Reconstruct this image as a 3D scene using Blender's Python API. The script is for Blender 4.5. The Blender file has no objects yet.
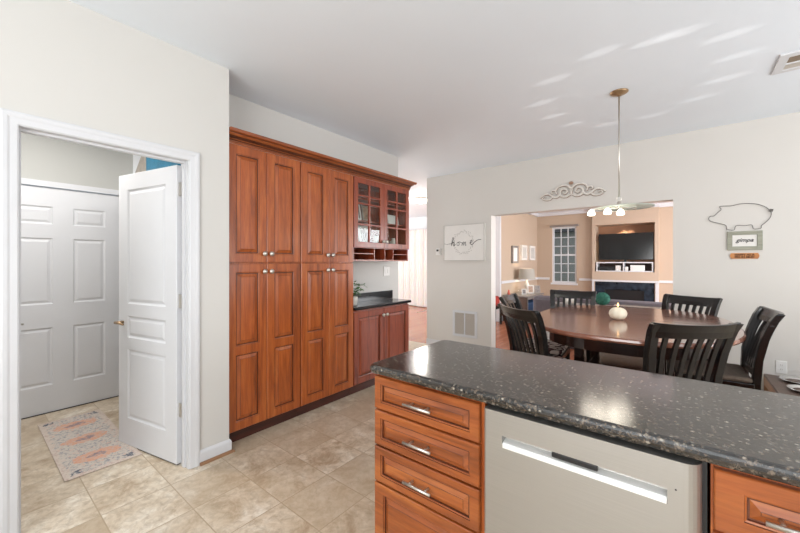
import bpy, bmesh, math, random
from mathutils import Vector, Matrix
random.seed(7)
PI = math.pi
C = bpy.context.scene.collection
S = bpy.context.scene

# ------------------------------------------------------------------ camera
cam = bpy.data.cameras.new('camera'); camo = bpy.data.objects.new('camera', cam); C.objects.link(camo)
camo.location = (0, 0, 1.36); camo.rotation_euler = (PI/2, 0, math.radians(38.5))
cam.sensor_width = 36; cam.lens = 36*350/800; cam.shift_y = -(266.5-262)/800
cam.clip_start = 0.02; cam.clip_end = 200
S.camera = camo

# ------------------------------------------------------------------ world, lights, exposure
w = bpy.data.worlds.new('sky'); S.world = w; w.use_nodes = True
w.node_tree.nodes['Background'].inputs[0].default_value = (0.72, 0.84, 1.0, 1)
w.node_tree.nodes['Background'].inputs[1].default_value = 1.1
S.view_settings.view_transform = 'Standard'; S.view_settings.look = 'None'
S.view_settings.gamma = 1; S.view_settings.use_curve_mapping = False
S.view_settings.exposure = 0.22

def area(name, loc, rot, sx, sy, power, col=(1, 1, 1)):
    l = bpy.data.lights.new(name, 'AREA'); l.shape = 'RECTANGLE'; l.size = sx; l.size_y = sy
    l.energy = power; l.color = col
    o = bpy.data.objects.new(name, l); C.objects.link(o); o.location = loc; o.rotation_euler = rot
    return o
# added fill light at assumed unseen windows behind the camera and on the right
area('window_daylight', (0.35, -2.50, 1.45), (PI/2+.60, 0, 0), 3.6, 1.7, 138, (1.0, 0.99, 0.975))
area('window_daylight', (2.80, 2.2, 1.45), (0, PI/2+.60, 0), 1.7, 3.4, 66, (1.0, 0.99, 0.975))
# added fill light: unseen living room windows (right side), foyer side without a window
area('window_daylight', (2.90, 7.6, 1.5), (0, PI/2, 0), 1.9, 3.6, 250, (0.97, 0.985, 1.0))
area('window_daylight', (-7.9, 6.0, 1.5), (0, -PI/2, 0), 2.0, 3.0, 115, (1.0, 0.99, 0.97))

# ------------------------------------------------------------------ materials
class N:
    """tiny node-expression helper"""
    def __init__(s, name):
        s.m = bpy.data.materials.new(name); s.m.use_nodes = True
        s.t = s.m.node_tree; s.n = s.t.nodes; s.l = s.t.links
        s.b = s.n['Principled BSDF']
    def set(s, inp, v):
        i = s.b.inputs[inp]
        if hasattr(v, 'is_output') or isinstance(v, bpy.types.NodeSocket): s.l.new(v, i)
        else: i.default_value = (*v, 1) if isinstance(v, tuple) and len(v) == 3 else v
    def put(s, sock, v):
        if isinstance(v, bpy.types.NodeSocket): s.l.new(v, sock)
        elif v is not None: sock.default_value = (*v, 1) if (isinstance(v, tuple) and len(v) == 3 and len(sock.default_value) == 4) else v
    def coord(s, kind='Object', scale=(1, 1, 1), loc=(0, 0, 0), rot=(0, 0, 0)):
        tc = s.n.new('ShaderNodeTexCoord'); mp = s.n.new('ShaderNodeMapping')
        s.l.new(tc.outputs[kind], mp.inputs[0]); mp.inputs['Scale'].default_value = scale
        mp.inputs['Location'].default_value = loc; mp.inputs['Rotation'].default_value = rot
        return mp.outputs[0]
    def world(s, scale=(1, 1, 1)):
        g = s.n.new('ShaderNodeNewGeometry'); mp = s.n.new('ShaderNodeMapping')
        s.l.new(g.outputs['Position'], mp.inputs[0]); mp.inputs['Scale'].default_value = scale
        return mp.outputs[0]
    def noise(s, v, scale=5, detail=4, rough=.5, dist=0, out='Fac'):
        n = s.n.new('ShaderNodeTexNoise'); s.put(n.inputs['Vector'], v)
        n.inputs['Scale'].default_value = scale; n.inputs['Detail'].default_value = detail
        n.inputs['Roughness'].default_value = rough; n.inputs['Distortion'].default_value = dist
        return n.outputs[out]
    def voro(s, v, scale=5, feature='F1', out='Distance', rnd=1):
        n = s.n.new('ShaderNodeTexVoronoi'); n.feature = feature; s.put(n.inputs['Vector'], v)
        n.inputs['Scale'].default_value = scale; n.inputs['Randomness'].default_value = rnd
        return n.outputs[out]
    def ramp(s, f, stops, interp='LINEAR'):
        n = s.n.new('ShaderNodeValToRGB'); s.put(n.inputs[0], f); r = n.color_ramp; r.interpolation = interp
        while len(r.elements) < len(stops): r.elements.new(0.5)
        for e, (p, c) in zip(r.elements, stops):
            e.position = p; e.color = (*c, 1) if len(c) == 3 else c
        return n.outputs[0]
    def mix(s, f, a, b, mode='MIX'):
        n = s.n.new('ShaderNodeMix'); n.data_type = 'RGBA'; n.blend_type = mode
        s.put(n.inputs[0], f); s.put(n.inputs[6], a); s.put(n.inputs[7], b)
        return n.outputs[2]
    def math(s, op, a, b=None, c=None, clamp=False):
        n = s.n.new('ShaderNodeMath'); n.operation = op; n.use_clamp = clamp
        s.put(n.inputs[0], a)
        if b is not None: s.put(n.inputs[1], b)
        if c is not None: s.put(n.inputs[2], c)
        return n.outputs[0]
    def sep(s, v):
        n = s.n.new('ShaderNodeSeparateXYZ'); s.put(n.inputs[0], v); return n.outputs
    def bump(s, h, strength=.2, dist=.01):
        n = s.n.new('ShaderNodeBump'); s.put(n.inputs['Height'], h)
        n.inputs['Strength'].default_value = strength; n.inputs['Distance'].default_value = dist
        s.l.new(n.outputs[0], s.b.inputs['Normal'])

def srgb(r, g, b):
    f = lambda c: ((c/255)/12.92 if c/255 <= .04045 else ((c/255+.055)/1.055)**2.4)
    return (f(r), f(g), f(b))

def plain(name, col, rough=.5, metal=0.0, var=.06, scale=6, coat=0, emit=None, estr=0):
    m = N(name); v = m.coord('Object')
    n = m.noise(v, scale, 3)
    lo = tuple(c*(1-var) for c in col); hi = tuple(min(1, c*(1+var)) for c in col)
    m.set('Base Color', m.ramp(n, [(.3, lo), (.7, hi)]))
    m.set('Roughness', rough); m.set('Metallic', metal)
    if coat: m.set('Coat Weight', coat); m.set('Coat Roughness', .08)
    if emit: m.set('Emission Color', emit); m.set('Emission Strength', estr)
    return m.m

def paint(name, col, bump=.06, rough=.7):
    m = N(name); v = m.world()
    m.set('Base Color', m.ramp(m.noise(v, 2, 2), [(.3, tuple(c*.985 for c in col)), (.7, col)]))
    m.set('Roughness', rough); m.bump(m.noise(v, 260, 3), bump, .002)
    return m.m

def wood(name, dark, mid, light, axis='Z', rough=.32, scale=1.0, coat=.25):
    m = N(name)
    st = {'X': (1.2, 14, 14), 'Y': (14, 1.2, 14), 'Z': (14, 14, 1.2)}[axis]
    oi = m.n.new('ShaderNodeObjectInfo')
    v = m.coord('Object', tuple(s*scale for s in st))
    ad = m.n.new('ShaderNodeVectorMath'); ad.operation = 'ADD'; m.l.new(v, ad.inputs[0])
    sc = m.n.new('ShaderNodeVectorMath'); sc.operation = 'SCALE'; sc.inputs[0].default_value = (37, 23, 51)
    m.l.new(oi.outputs['Random'], sc.inputs['Scale']); m.l.new(sc.outputs[0], ad.inputs[1])
    v = ad.outputs[0]
    g = m.noise(v, 1.1, 6, .6, 1.2); f = m.noise(v, 7, 4, .6)
    c1 = m.ramp(g, [(.25, dark), (.5, mid), (.78, light)])
    c2 = m.mix(m.math('MULTIPLY', m.ramp(f, [(.42, (0, 0, 0)), (.62, (1, 1, 1))]), .28), c1, dark)
    m.set('Base Color', c2); m.set('Roughness', rough)
    m.set('Coat Weight', coat); m.set('Coat Roughness', .15)
    m.bump(f, .04, .002)
    return m.m

M = {}
M['wall'] = paint('wall_paint', srgb(208, 206, 202))
M['wall_dining'] = paint('dining_wall_paint', srgb(213, 209, 203))
M['wall_hall'] = paint('hall_wall_paint', srgb(184, 184, 180), .5)
M['wall_foyer'] = paint('foyer_wall_paint', srgb(232, 234, 236))
M['wall_living'] = paint('living_wall_paint', srgb(190, 170, 150))
M['ceiling'] = paint('ceiling_paint', srgb(235, 242, 249), .1)
M['white'] = plain('white_semigloss_paint', srgb(212, 213, 216), .35, var=.01)
M['whitedoor'] = plain('white_door_paint', srgb(216, 217, 220), .42, var=.01)
M['cherry'] = wood('cherry_wood_vertical', srgb(110, 52, 22), srgb(168, 84, 34), srgb(192, 112, 54))
M['cherryY'] = wood('cherry_wood_along_wall', srgb(100, 46, 20), srgb(148, 76, 34), srgb(172, 98, 48), 'Y')
M['cherryX'] = wood('cherry_wood_drawer', srgb(100, 48, 18), srgb(154, 80, 34), srgb(184, 108, 50), 'X')
M['redcherry'] = wood('red_cherry_wood', srgb(96, 38, 22), srgb(144, 64, 38), srgb(166, 84, 50))
M['glazeline'] = wood('dark_glaze_in_grooves', srgb(58, 24, 12), srgb(84, 38, 18), srgb(104, 50, 24))  # door and drawer grooves are glazed; on the crown beads it paints shade
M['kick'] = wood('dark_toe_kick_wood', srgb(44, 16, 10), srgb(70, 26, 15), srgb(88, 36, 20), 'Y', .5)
M['glaze'] = plain('dark_cabinet_inside', srgb(60, 26, 16), .5)
M['oak'] = wood('oak_trim_wood', srgb(120, 84, 56), srgb(150, 110, 78), srgb(168, 128, 92), 'Y', .5)
M['black'] = wood('espresso_chair_wood', srgb(9, 8, 8), srgb(17, 14, 14), srgb(26, 21, 19), 'Z', .26, 1, .2)
M['table'] = wood('mahogany_table_wood', srgb(96, 52, 38), srgb(146, 90, 68), srgb(172, 114, 90), 'X', .16, .6, .8)
M['tableedge'] = wood('dark_table_wood', srgb(24, 13, 11), srgb(40, 24, 20), srgb(58, 36, 28), 'X', .25, 1, .5)
M['steel'] = None
m = N('brushed_stainless_steel'); v = m.coord('Object', (1, 1, 260))
n = m.noise(v, 3, 3)
m.set('Base Color', m.ramp(n, [(.3, srgb(176, 174, 170)), (.7, srgb(184, 182, 178))])); m.set('Metallic', .85)
m.set('Roughness', .36); M['steel'] = m.m
M['steelbright'] = plain('polished_steel_lip', srgb(240, 240, 238), .3, .35, .01)  # near-white colour paints the lit scoop of the dishwasher handle
M['nickel'] = plain('satin_nickel', srgb(205, 200, 192), .28, .95, .02)
M['chrome'] = plain('polished_steel', srgb(225, 225, 225), .12, 1.0, .01)
M['bronze'] = plain('aged_bronze_metal', srgb(168, 140, 108), .35, .8, .05)
M['darkplastic'] = plain('dark_plastic', srgb(26, 26, 28), .35, 0, .02)
M['plastic'] = plain('white_plastic', srgb(228, 226, 222), .4, 0, .01)
M['grille'] = plain('grille_metal', srgb(196, 188, 178), .5, 0, .03)
M['slot'] = plain('dark_slot', srgb(138, 122, 104), .8, 0, .02)
M['paper'] = plain('white_card', srgb(228, 225, 220), .8, 0, .02)
M['ink'] = plain('dark_ink', srgb(52, 48, 46), .8, 0, .02)
M['pencil'] = plain('grey_print', srgb(196, 193, 187), .8, 0, .05)
M['greyframe'] = wood('grey_washed_wood', srgb(132, 132, 118), srgb(156, 156, 140), srgb(172, 172, 156), 'X', .7, 2, 0)
M['plaque'] = wood('honey_wood_plaque', srgb(160, 96, 44), srgb(196, 128, 66), srgb(214, 150, 84), 'X', .5, 2, 0)
M['burn'] = plain('burnt_lettering', srgb(66, 34, 16), .8)
M['scroll'] = plain('antique_white_resin', srgb(222, 216, 208), .7, 0, .1, 60)
M['scrolledge'] = plain('brown_resin', srgb(138, 104, 78), .7, 0, .15, 60)
M['flower'] = plain('faded_copper_flower', srgb(166, 136, 116), .7, 0, .2, 60)
M['wire'] = plain('grey_wire', srgb(112, 108, 104), .4, .6)
M['leaf'] = plain('green_leaf', srgb(74, 128, 50), .5, 0, .35, 40)
M['pot'] = plain('white_ceramic', srgb(226, 222, 214), .3, 0, .02)
M['pumpkin'] = plain('ivory_wax', srgb(236, 226, 204), .45, 0, .04, 20)
M['sofa'] = plain('blue_grey_sofa_fabric', srgb(106, 100, 106), .9, 0, .12, 60)
M['lampshade'] = plain('grey_lamp_shade', srgb(150, 146, 140), .9, 0, .04, emit=(1, .86, .66), estr=.12)
M['silverwood'] = plain('silver_painted_wood', srgb(140, 134, 130), .35, .3, .08, 20)
M['brownpanel'] = plain('taupe_wood_panel', srgb(104, 86, 76), .5, 0, .1, 20)
M['bluefabric'] = plain('blue_velvet', srgb(44, 78, 118), .8, 0, .15, 20)
M['tv'] = plain('black_tv_screen', srgb(16, 18, 20), .12, 0, .02)
M['tvframe'] = plain('black_tv_plastic', srgb(20, 20, 20), .3, 0, .02)
M['nichewood'] = plain('niche_paint', srgb(172, 126, 96), .6, 0, .03)
M['red'] = plain('dark_red_fabric', srgb(158, 48, 38), .8, 0, .2, 30)
M['coral'] = plain('coral_ceramic', srgb(206, 96, 76), .4)
M['photo'] = plain('grey_photograph', srgb(120, 112, 108), .4, 0, .5, 30)
M['picture'] = plain('warm_photograph', srgb(168, 140, 120), .4, 0, .4, 22)
M['teal'] = plain('teal_foil', srgb(14, 130, 168), .22, .5, .25, 12)
M['silverfoil'] = plain('silver_foil', srgb(178, 168, 158), .3, .4, .2, 18)
M['rubber'] = plain('black_rubber', srgb(28, 27, 26), .8)
M['siding'] = plain('grey_siding', srgb(138, 134, 126), .8, 0, .05)
M['grass'] = plain('lawn_grass', srgb(88, 112, 62), .9, 0, .3, 3)
M['taupe'] = plain('taupe_seat_fabric', srgb(112, 98, 86), .9, 0, .15, 50)
M['topiary'] = plain('green_topiary', srgb(52, 112, 96), .9, 0, .4, 60)
M['flame'] = plain('candle_flame', srgb(255, 190, 110), .5, emit=(1, .62, .25), estr=3)
M['bulb'] = plain('frosted_lit_glass', srgb(255, 250, 240), .4, emit=(1, .93, .8), estr=2.4)

# patterned seat fabric
m = N('damask_seat_fabric'); v = m.coord('Object')
d = m.voro(v, 16, 'DISTANCE_TO_EDGE', 'Distance')
f = m.noise(v, 30, 2)
m.set('Base Color', m.mix(m.ramp(m.math('ADD', d, m.math('MULTIPLY', m.math('SUBTRACT', f, .5), .25)), [(.07, (0, 0, 0)), (.1, (1, 1, 1))]),
      srgb(62, 24, 28), srgb(206, 196, 186))); m.set('Roughness', .9); M['damask'] = m.m
# glass
def glass(name, col, alpha=.12, rough=.03):
    m = N(name); tr = m.n.new('ShaderNodeBsdfTransparent'); gl = m.n.new('ShaderNodeBsdfGlossy')
    gl.inputs['Roughness'].default_value = rough; gl.inputs['Color'].default_value = (1, 1, 1, 1)
    tr.inputs['Color'].default_value = (*col, 1)
    lw = m.n.new('ShaderNodeLayerWeight'); lw.inputs[0].default_value = .5
    mx = m.n.new('ShaderNodeMixShader'); f = m.math('ADD', m.math('MULTIPLY', m.math('POWER', lw.outputs['Facing'], 4), .7), alpha, clamp=True)
    m.l.new(f, mx.inputs[0]); m.l.new(tr.outputs[0], mx.inputs[1]); m.l.new(gl.outputs[0], mx.inputs[2])
    m.l.new(mx.outputs[0], m.n['Material Output'].inputs[0]); return m.m
M['glass'] = glass('clear_pane_glass', (.95, .97, .96), .02)
m = N('frosted_green_glass'); m.set('Base Color', srgb(226, 238, 230)); m.set('Roughness', .35); m.set('Transmission Weight', .55); M['greenglass'] = m.m
# sheer curtain
m = N('sheer_curtain_fabric'); m.set('Base Color', srgb(244, 243, 240)); m.set('Roughness', .9)
m.set('Transmission Weight', .0); m.set('Subsurface Weight', .2); M['sheer'] = m.m

# granite
m = N('black_speckled_granite'); v = m.world()
v2 = m.world((.85, 1.1, 1)); a = m.voro(v2, 78, 'F1', 'Distance'); ca = m.voro(v2, 78, 'F1', 'Color')
b = m.noise(v, 42, 4, .6); c = m.noise(v, 210, 3, .7)
base = m.ramp(m.noise(v, 85, 5, .7), [(.42, srgb(8, 8, 8)), (.54, srgb(42, 37, 32)), (.64, srgb(108, 94, 80))])
base = m.mix(m.ramp(b, [(.56, (0, 0, 0)), (.70, (.5, .5, .5))]), base, srgb(84, 70, 58))
rs = m.sep(ca)[0]
fleck = m.math('MULTIPLY', m.ramp(m.math('ADD', a, m.math('MULTIPLY', c, .3)), [(.28, (1, 1, 1)), (.52, (0, 0, 0))]), m.ramp(rs, [(.62, (0, 0, 0)), (.95, (1, 1, 1))]))
base = m.mix(m.math('MULTIPLY', fleck, .85), base, srgb(186, 176, 160))
base = m.mix(m.ramp(c, [(.6, (0, 0, 0)), (.75, (.3, .3, .3))]), base, srgb(112, 100, 88))
m.set('Base Color', base); m.set('Roughness', .15); m.set('IOR', 1.85); M['granite'] = m.m
m = N('plain_black_granite'); v = m.world()
m.set('Base Color', m.ramp(m.noise(v, 80, 3), [(.4, srgb(12, 13, 15)), (.7, srgb(34, 36, 40))])); m.set('Roughness', .16)
M['blackgranite'] = m.m
m = N('dark_slate_surround'); v = m.world()
m.set('Base Color', m.ramp(m.noise(v, 7, 4), [(.35, srgb(22, 27, 34)), (.65, srgb(48, 58, 70))])); m.set('Roughness', .15); M['slate'] = m.m

# tile floor
m = N('beige_ceramic_tile'); g = m.n.new('ShaderNodeNewGeometry')
x, y, z = m.sep(g.outputs['Position'])[:3]
T = .334
u = m.math('DIVIDE', m.math('ADD', x, 1.422), T); vv = m.math('DIVIDE', m.math('SUBTRACT', y, .80), T-.004)
fu = m.math('FRACT', u); fv = m.math('FRACT', vv)
def edge(f): return m.math('MINIMUM', f, m.math('SUBTRACT', 1, f))
e = m.math('MINIMUM', edge(fu), edge(fv))
grout = m.math('LESS_THAN', e, .0085)
cid = m.n.new('ShaderNodeCombineXYZ'); m.l.new(m.math('FLOOR', u), cid.inputs[0]); m.l.new(m.math('FLOOR', vv), cid.inputs[1])
wn = m.n.new('ShaderNodeTexWhiteNoise'); m.l.new(cid.outputs[0], wn.inputs[0])
sc = m.n.new('ShaderNodeVectorMath'); sc.operation = 'SCALE'; m.l.new(wn.outputs['Color'], sc.inputs[0]); sc.inputs['Scale'].default_value = 30
ad = m.n.new('ShaderNodeVectorMath'); ad.operation = 'ADD'; m.l.new(g.outputs['Position'], ad.inputs[0]); m.l.new(sc.outputs[0], ad.inputs[1])
cl = m.noise(ad.outputs[0], 4.5, 8, .68, .5); fine = m.noise(ad.outputs[0], 22, 6, .7, .6)
col = m.ramp(cl, [(.34, srgb(170, 146, 120)), (.45, srgb(204, 186, 162)), (.55, srgb(220, 206, 186)), (.66, srgb(236, 228, 214))])
col = m.mix(m.math('MULTIPLY', m.math('SUBTRACT', fine, .44, clamp=True), 2.6), col, srgb(158, 138, 112))
col = m.mix(m.math('MULTIPLY', m.ramp(wn.outputs['Value'], [(.2, (0, 0, 0)), (.9, (1, 1, 1))]), .62), col, srgb(184, 164, 138))
m.set('Base Color', m.mix(grout, col, srgb(176, 156, 130))); m.set('Roughness', .34)
m.bump(m.math('MINIMUM', m.math('MULTIPLY', e, 40), 1), .25, .003); M['tile'] = m.m

# hardwood floor
m = N('orange_hardwood_floor'); g = m.n.new('ShaderNodeNewGeometry')
br = m.n.new('ShaderNodeTexBrick'); mp = m.n.new('ShaderNodeMapping'); m.l.new(g.outputs['Position'], mp.inputs[0])
mp.inputs['Rotation'].default_value = (0, 0, PI/2)
m.l.new(mp.outputs[0], br.inputs[0]); br.inputs['Scale'].default_value = 1; br.inputs['Brick Width'].default_value = .9; br.inputs['Row Height'].default_value = .075
br.inputs['Mortar Size'].default_value = .002
br.inputs['Color1'].default_value = (*srgb(184, 122, 92), 1); br.inputs['Color2'].default_value = (*srgb(166, 102, 74), 1); br.inputs['Mortar'].default_value = (*srgb(90, 44, 26), 1)
m.set('Base Color', br.outputs[0]); m.set('Roughness', .22); M['hardwood'] = m.m

# rug
m = N('distressed_oriental_rug'); v = m.coord('Object')
nz = m.noise(v, 22, 4, .65, out='Color'); s2 = m.n.new('ShaderNodeVectorMath'); s2.operation = 'MULTIPLY_ADD'
m.l.new(nz, s2.inputs[0]); s2.inputs[1].default_value = (.085, .085, 0); m.l.new(v, s2.inputs[2])
X, Y, Z = m.sep(s2.outputs[0])[:3]
X = m.math('SUBTRACT', X, .0425); Y = m.math('SUBTRACT', Y, .0425)
k = m.math('SUBTRACT', m.math('FRACT', m.math('ADD', m.math('DIVIDE', X, .36), .5)), .5)
dx = m.math('MULTIPLY', k, 4.4); dy = m.math('DIVIDE', Y, .135)
r = m.math('SQRT', m.math('ADD', m.math('MULTIPLY', dx, dx), m.math('MULTIPLY', dy, dy)))
inx = m.math('LESS_THAN', m.math('ABSOLUTE', X), .50)
med = m.math('MULTIPLY', m.math('LESS_THAN', r, 1.0), inx)
core = m.math('MULTIPLY', m.math('LESS_THAN', r, .42), inx)
sp = m.noise(v, 60, 3, .7); sp2 = m.noise(v, 38, 3, .7)
base = m.mix(m.ramp(sp, [(.5, (0, 0, 0)), (.62, (.8, .8, .8))]), srgb(202, 192, 182), srgb(122, 128, 140))
base = m.mix(m.ramp(sp2, [(.56, (0, 0, 0)), (.66, (.7, .7, .7))]), base, srgb(214, 168, 146))
orange = m.mix(m.ramp(sp, [(.45, (0, 0, 0)), (.65, (1, 1, 1))]), srgb(216, 152, 120), srgb(210, 190, 176))
base = m.mix(m.math('MULTIPLY', med, .8), base, orange)
base = m.mix(m.math('MULTIPLY', core, m.ramp(sp2, [(.4, (.2, .2, .2)), (.55, (.9, .9, .9))])), base, srgb(136, 128, 136))
bx_ = m.math('MAXIMUM', m.math('SUBTRACT', m.math('ABSOLUTE', X), .4), m.math('ABSOLUTE', Y))
bord = m.math('GREATER_THAN', bx_, .166)
base = m.mix(m.math('MULTIPLY', bord, .85), base, m.mix(m.ramp(sp, [(.5, (0, 0, 0)), (.6, (.5, .5, .5))]), srgb(208, 194, 182), srgb(190, 152, 138)))
cx = m.math('GREATER_THAN', m.math('ABSOLUTE', X), .515); cy = m.math('GREATER_THAN', m.math('ABSOLUTE', Y), .115)
cor = m.math('MULTIPLY', m.math('MULTIPLY', cx, cy), m.math('SUBTRACT', 1, bord))
base = m.mix(m.math('MULTIPLY', cor, m.ramp(sp2, [(.4, (0, 0, 0)), (.5, (.9, .9, .9))])), base, srgb(84, 92, 106))
m.set('Base Color', base); m.set('Roughness', .95); M['rug'] = m.m

# ------------------------------------------------------------------ mesh builder
class MB:
    def __init__(s): s.v = []; s.f = []; s.g = set()
    def q(s, pts):
        i = len(s.v); s.v += [tuple(p) for p in pts]; s.f.append(tuple(range(i, i+len(pts)))); return s
    def box(s, x0, y0, z0, x1, y1, z1):
        i = len(s.v)
        s.v += [(x, y, z) for z in (z0, z1) for y in (y0, y1) for x in (x0, x1)]
        s.f += [tuple(i+k for k in f) for f in ((0, 2, 3, 1), (4, 5, 7, 6), (0, 1, 5, 4), (2, 6, 7, 3), (0, 4, 6, 2), (1, 3, 7, 5))]
        return s
    def prism(s, poly, z0, z1, T=lambda p: p):
        n = len(poly); i = len(s.v)
        s.v += [T((x, y, z0)) for x, y in poly] + [T((x, y, z1)) for x, y in poly]
        s.f.append(tuple(i+k for k in range(n))[::-1]); s.f.append(tuple(i+n+k for k in range(n)))
        s.f += [(i+k, i+(k+1) % n, i+n+(k+1) % n, i+n+k) for k in range(n)]
        return s
    def tube(s, pts, r, n=8, flat=None, closed=False):
        """swept tube; r a number or list; flat = (vector, factor) squashes the section"""
        P = [Vector(p) for p in pts]; m_ = len(P)
        R = r if isinstance(r, (list, tuple)) else [r]*m_
        i0 = len(s.v); up = None
        for k, p in enumerate(P):
            a = P[k-1] if (k > 0 or closed) else p; b = P[(k+1) % m_] if (k < m_-1 or closed) else p
            t = (b-a).normalized() if (b-a).length > 1e-9 else Vector((0, 0, 1))
            if up is None: up = t.orthogonal().normalized()
            up = (up - t*up.dot(t)); up = up.normalized() if up.length > 1e-6 else t.orthogonal().normalized()
            sd = t.cross(up)
            for j in range(n):
                ang = 2*PI*j/n; o = (up*math.cos(ang)+sd*math.sin(ang))*R[k]
                if flat: fv = Vector(flat[0]); o = o - fv*(o.dot(fv))*(1-flat[1])
                s.v.append(tuple(p+o))
        for k in range(m_ if closed else m_-1):
            for j in range(n):
                a = i0+k*n; b = i0+((k+1) % m_)*n
                s.f.append((a+j, a+(j+1) % n, b+(j+1) % n, b+j))
        if not closed:
            s.f.append(tuple(i0+j for j in range(n))[::-1]); s.f.append(tuple(i0+(m_-1)*n+j for j in range(n)))
        return s
    def lathe(s, prof, c=(0, 0, 0), n=24, axis='Z', sy=1.0):
        i0 = len(s.v); m_ = len(prof)
        for r, h in prof:
            for j in range(n):
                a = 2*PI*j/n; x, y = r*math.cos(a), r*math.sin(a)*sy
                p = {'Z': (x, y, h), 'X': (h, x, y), 'Y': (x, -h, y)}[axis]
                s.v.append((p[0]+c[0], p[1]+c[1], p[2]+c[2]))
        for k in range(m_-1):
            for j in range(n):
                s.f.append((i0+k*n+j, i0+k*n+(j+1) % n, i0+(k+1)*n+(j+1) % n, i0+(k+1)*n+j))
        s.f.append(tuple(i0+j for j in range(n))[::-1]); s.f.append(tuple(i0+(m_-1)*n+j for j in range(n)))
        return s
    def ball(s, c, r, n=16, sz=1.0):
        pr = [(max(1e-4, r*math.sin(PI*k/(n//2))), -r*sz*math.cos(PI*k/(n//2))) for k in range(n//2+1)]
        return s.lathe(pr, c, n)
    def panel(s, O, U, V, W, w, h, t, opens, rings, hole=False, ch=.003, glaze=()):
        """a framed slab: front plate with openings, each stepping through rings of (inset, depth)"""
        O, U, V, W = map(Vector, (O, U, V, W))
        P = lambda u, v, d: O+U*u+V*v+W*d
        c = ch
        for d, c_ in ((t, c),) + (((0, 0),) if hole else ()):
            us = sorted({c_, w-c_} | {o[0] for o in opens} | {o[2] for o in opens})
            vs = sorted({c_, h-c_} | {o[1] for o in opens} | {o[3] for o in opens})
            for a in range(len(us)-1):
                for b in range(len(vs)-1):
                    um, vm = (us[a]+us[a+1])/2, (vs[b]+vs[b+1])/2
                    if any(o[0] < um < o[2] and o[1] < vm < o[3] for o in opens): continue
                    pts = [P(us[a], vs[b], d), P(us[a+1], vs[b], d), P(us[a+1], vs[b+1], d), P(us[a], vs[b+1], d)]
                    s.q(pts if d == t else pts[::-1])
        if not hole: s.q([P(0, 0, 0), P(0, h, 0), P(w, h, 0), P(w, 0, 0)])
        def rect(i, d, o): return [P(o[0]+i, o[1]+i, d), P(o[2]-i, o[1]+i, d), P(o[2]-i, o[3]-i, d), P(o[0]+i, o[3]-i, d)]
        def band(A, B):
            for k in range(4): s.q([A[k], A[(k+1) % 4], B[(k+1) % 4], B[k]])
        full = (0, 0, w, h)
        band(rect(0, 0, full), rect(0, t-c, full)); band(rect(0, t-c, full), rect(c, t, full))
        for o in opens:
            prev = rect(0, t, o)
            for ri, (i, d) in enumerate(rings):
                cur = rect(i, d, o); n0 = len(s.f); band(prev, cur); prev = cur
                if ri in glaze: s.g.update(range(n0, len(s.f)))
            if hole: band(prev, rect(rings[-1][0] if rings else 0, 0, o))
            else: s.q(prev)
        return s
    def build(s, name, mat, parent=None, smooth=False, bevel=0, merge=False, loc=None, **tags):
        me = bpy.data.meshes.new(name); me.from_pydata(s.v, [], s.f); me.update()
        bm = bmesh.new(); bm.from_mesh(me)
        if merge or smooth: bmesh.ops.remove_doubles(bm, verts=bm.verts, dist=1e-5)
        bmesh.ops.recalc_face_normals(bm, faces=bm.faces)
        bm.to_mesh(me); bm.free()
        if smooth: me.shade_smooth()
        me.materials.append(M[mat] if isinstance(mat, str) else mat)
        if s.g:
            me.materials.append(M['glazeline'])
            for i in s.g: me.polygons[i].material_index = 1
        o = bpy.data.objects.new(name, me); C.objects.link(o)
        if parent: o.parent = parent
        if loc: o.location = loc
        if bevel:
            b = o.modifiers.new('bevel', 'BEVEL'); b.width = bevel; b.segments = 2; b.limit_method = 'ANGLE'; b.angle_limit = math.radians(40)
        for k_, v_ in tags.items(): o[k_] = v_
        return o

def thing(name, label, cat, loc=(0, 0, 0), rotz=0, group=None):
    o = bpy.data.objects.new(name, None); C.objects.link(o)
    o.location = loc; o.rotation_euler = (0, 0, rotz); o.empty_display_size = .1
    o['label'] = label; o['category'] = cat
    if group: o['group'] = group
    return o
def copy_tree(o, parent=None, loc=None, rotz=None, label=None):
    c = o.copy(); C.objects.link(c)
    if parent: c.parent = parent
    if loc is not None: c.location = loc
    if rotz is not None: c.rotation_euler = (0, 0, rotz)
    if label: c['label'] = label
    for ch in [x for x in bpy.data.objects if x.parent == o]: copy_tree(ch, c)
    return c
def st(name, mb, mat, **k): return mb.build(name, mat, kind='structure', **k)

def catmull(pts, n=6, closed=False):
    P = [Vector(p) for p in pts]; out = []; L = len(P)
    rng = range(L if closed else L-1)
    for i in rng:
        p0 = P[i-1] if (i > 0 or closed) else P[0]; p1 = P[i]; p2 = P[(i+1) % L]
        p3 = P[(i+2) % L] if (i+2 < L or closed) else P[-1]
        for k in range(n):
            t = k/n
            out.append(.5*((2*p1)+(-p0+p2)*t+(2*p0-5*p1+4*p2-p3)*t*t+(-p0+3*p1-3*p2+p3)*t**3))
    if not closed: out.append(P[-1])
    return out

def text_mesh(body, name, mat, parent, loc, size, rot=(PI/2, 0, 0), shear=0, depth=.001, sx=1.0, bold=0):
    cu = bpy.data.curves.new(name, 'FONT'); cu.body = body; cu.size = size; cu.extrude = depth; cu.shear = shear
    cu.align_x = 'CENTER'; cu.align_y = 'CENTER'; cu.offset = bold
    tmp = bpy.data.objects.new('tmp', cu); C.objects.link(tmp)
    dg = bpy.context.evaluated_depsgraph_get(); me = bpy.data.meshes.new_from_object(tmp.evaluated_get(dg))
    bpy.data.objects.remove(tmp)
    me.materials.clear(); me.materials.append(M[mat]); me.name = name
    o = bpy.data.objects.new(name, me); C.objects.link(o); o.parent = parent; o.location = loc
    o.rotation_euler = rot; o.scale = (sx, 1, 1)
    return o

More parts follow.
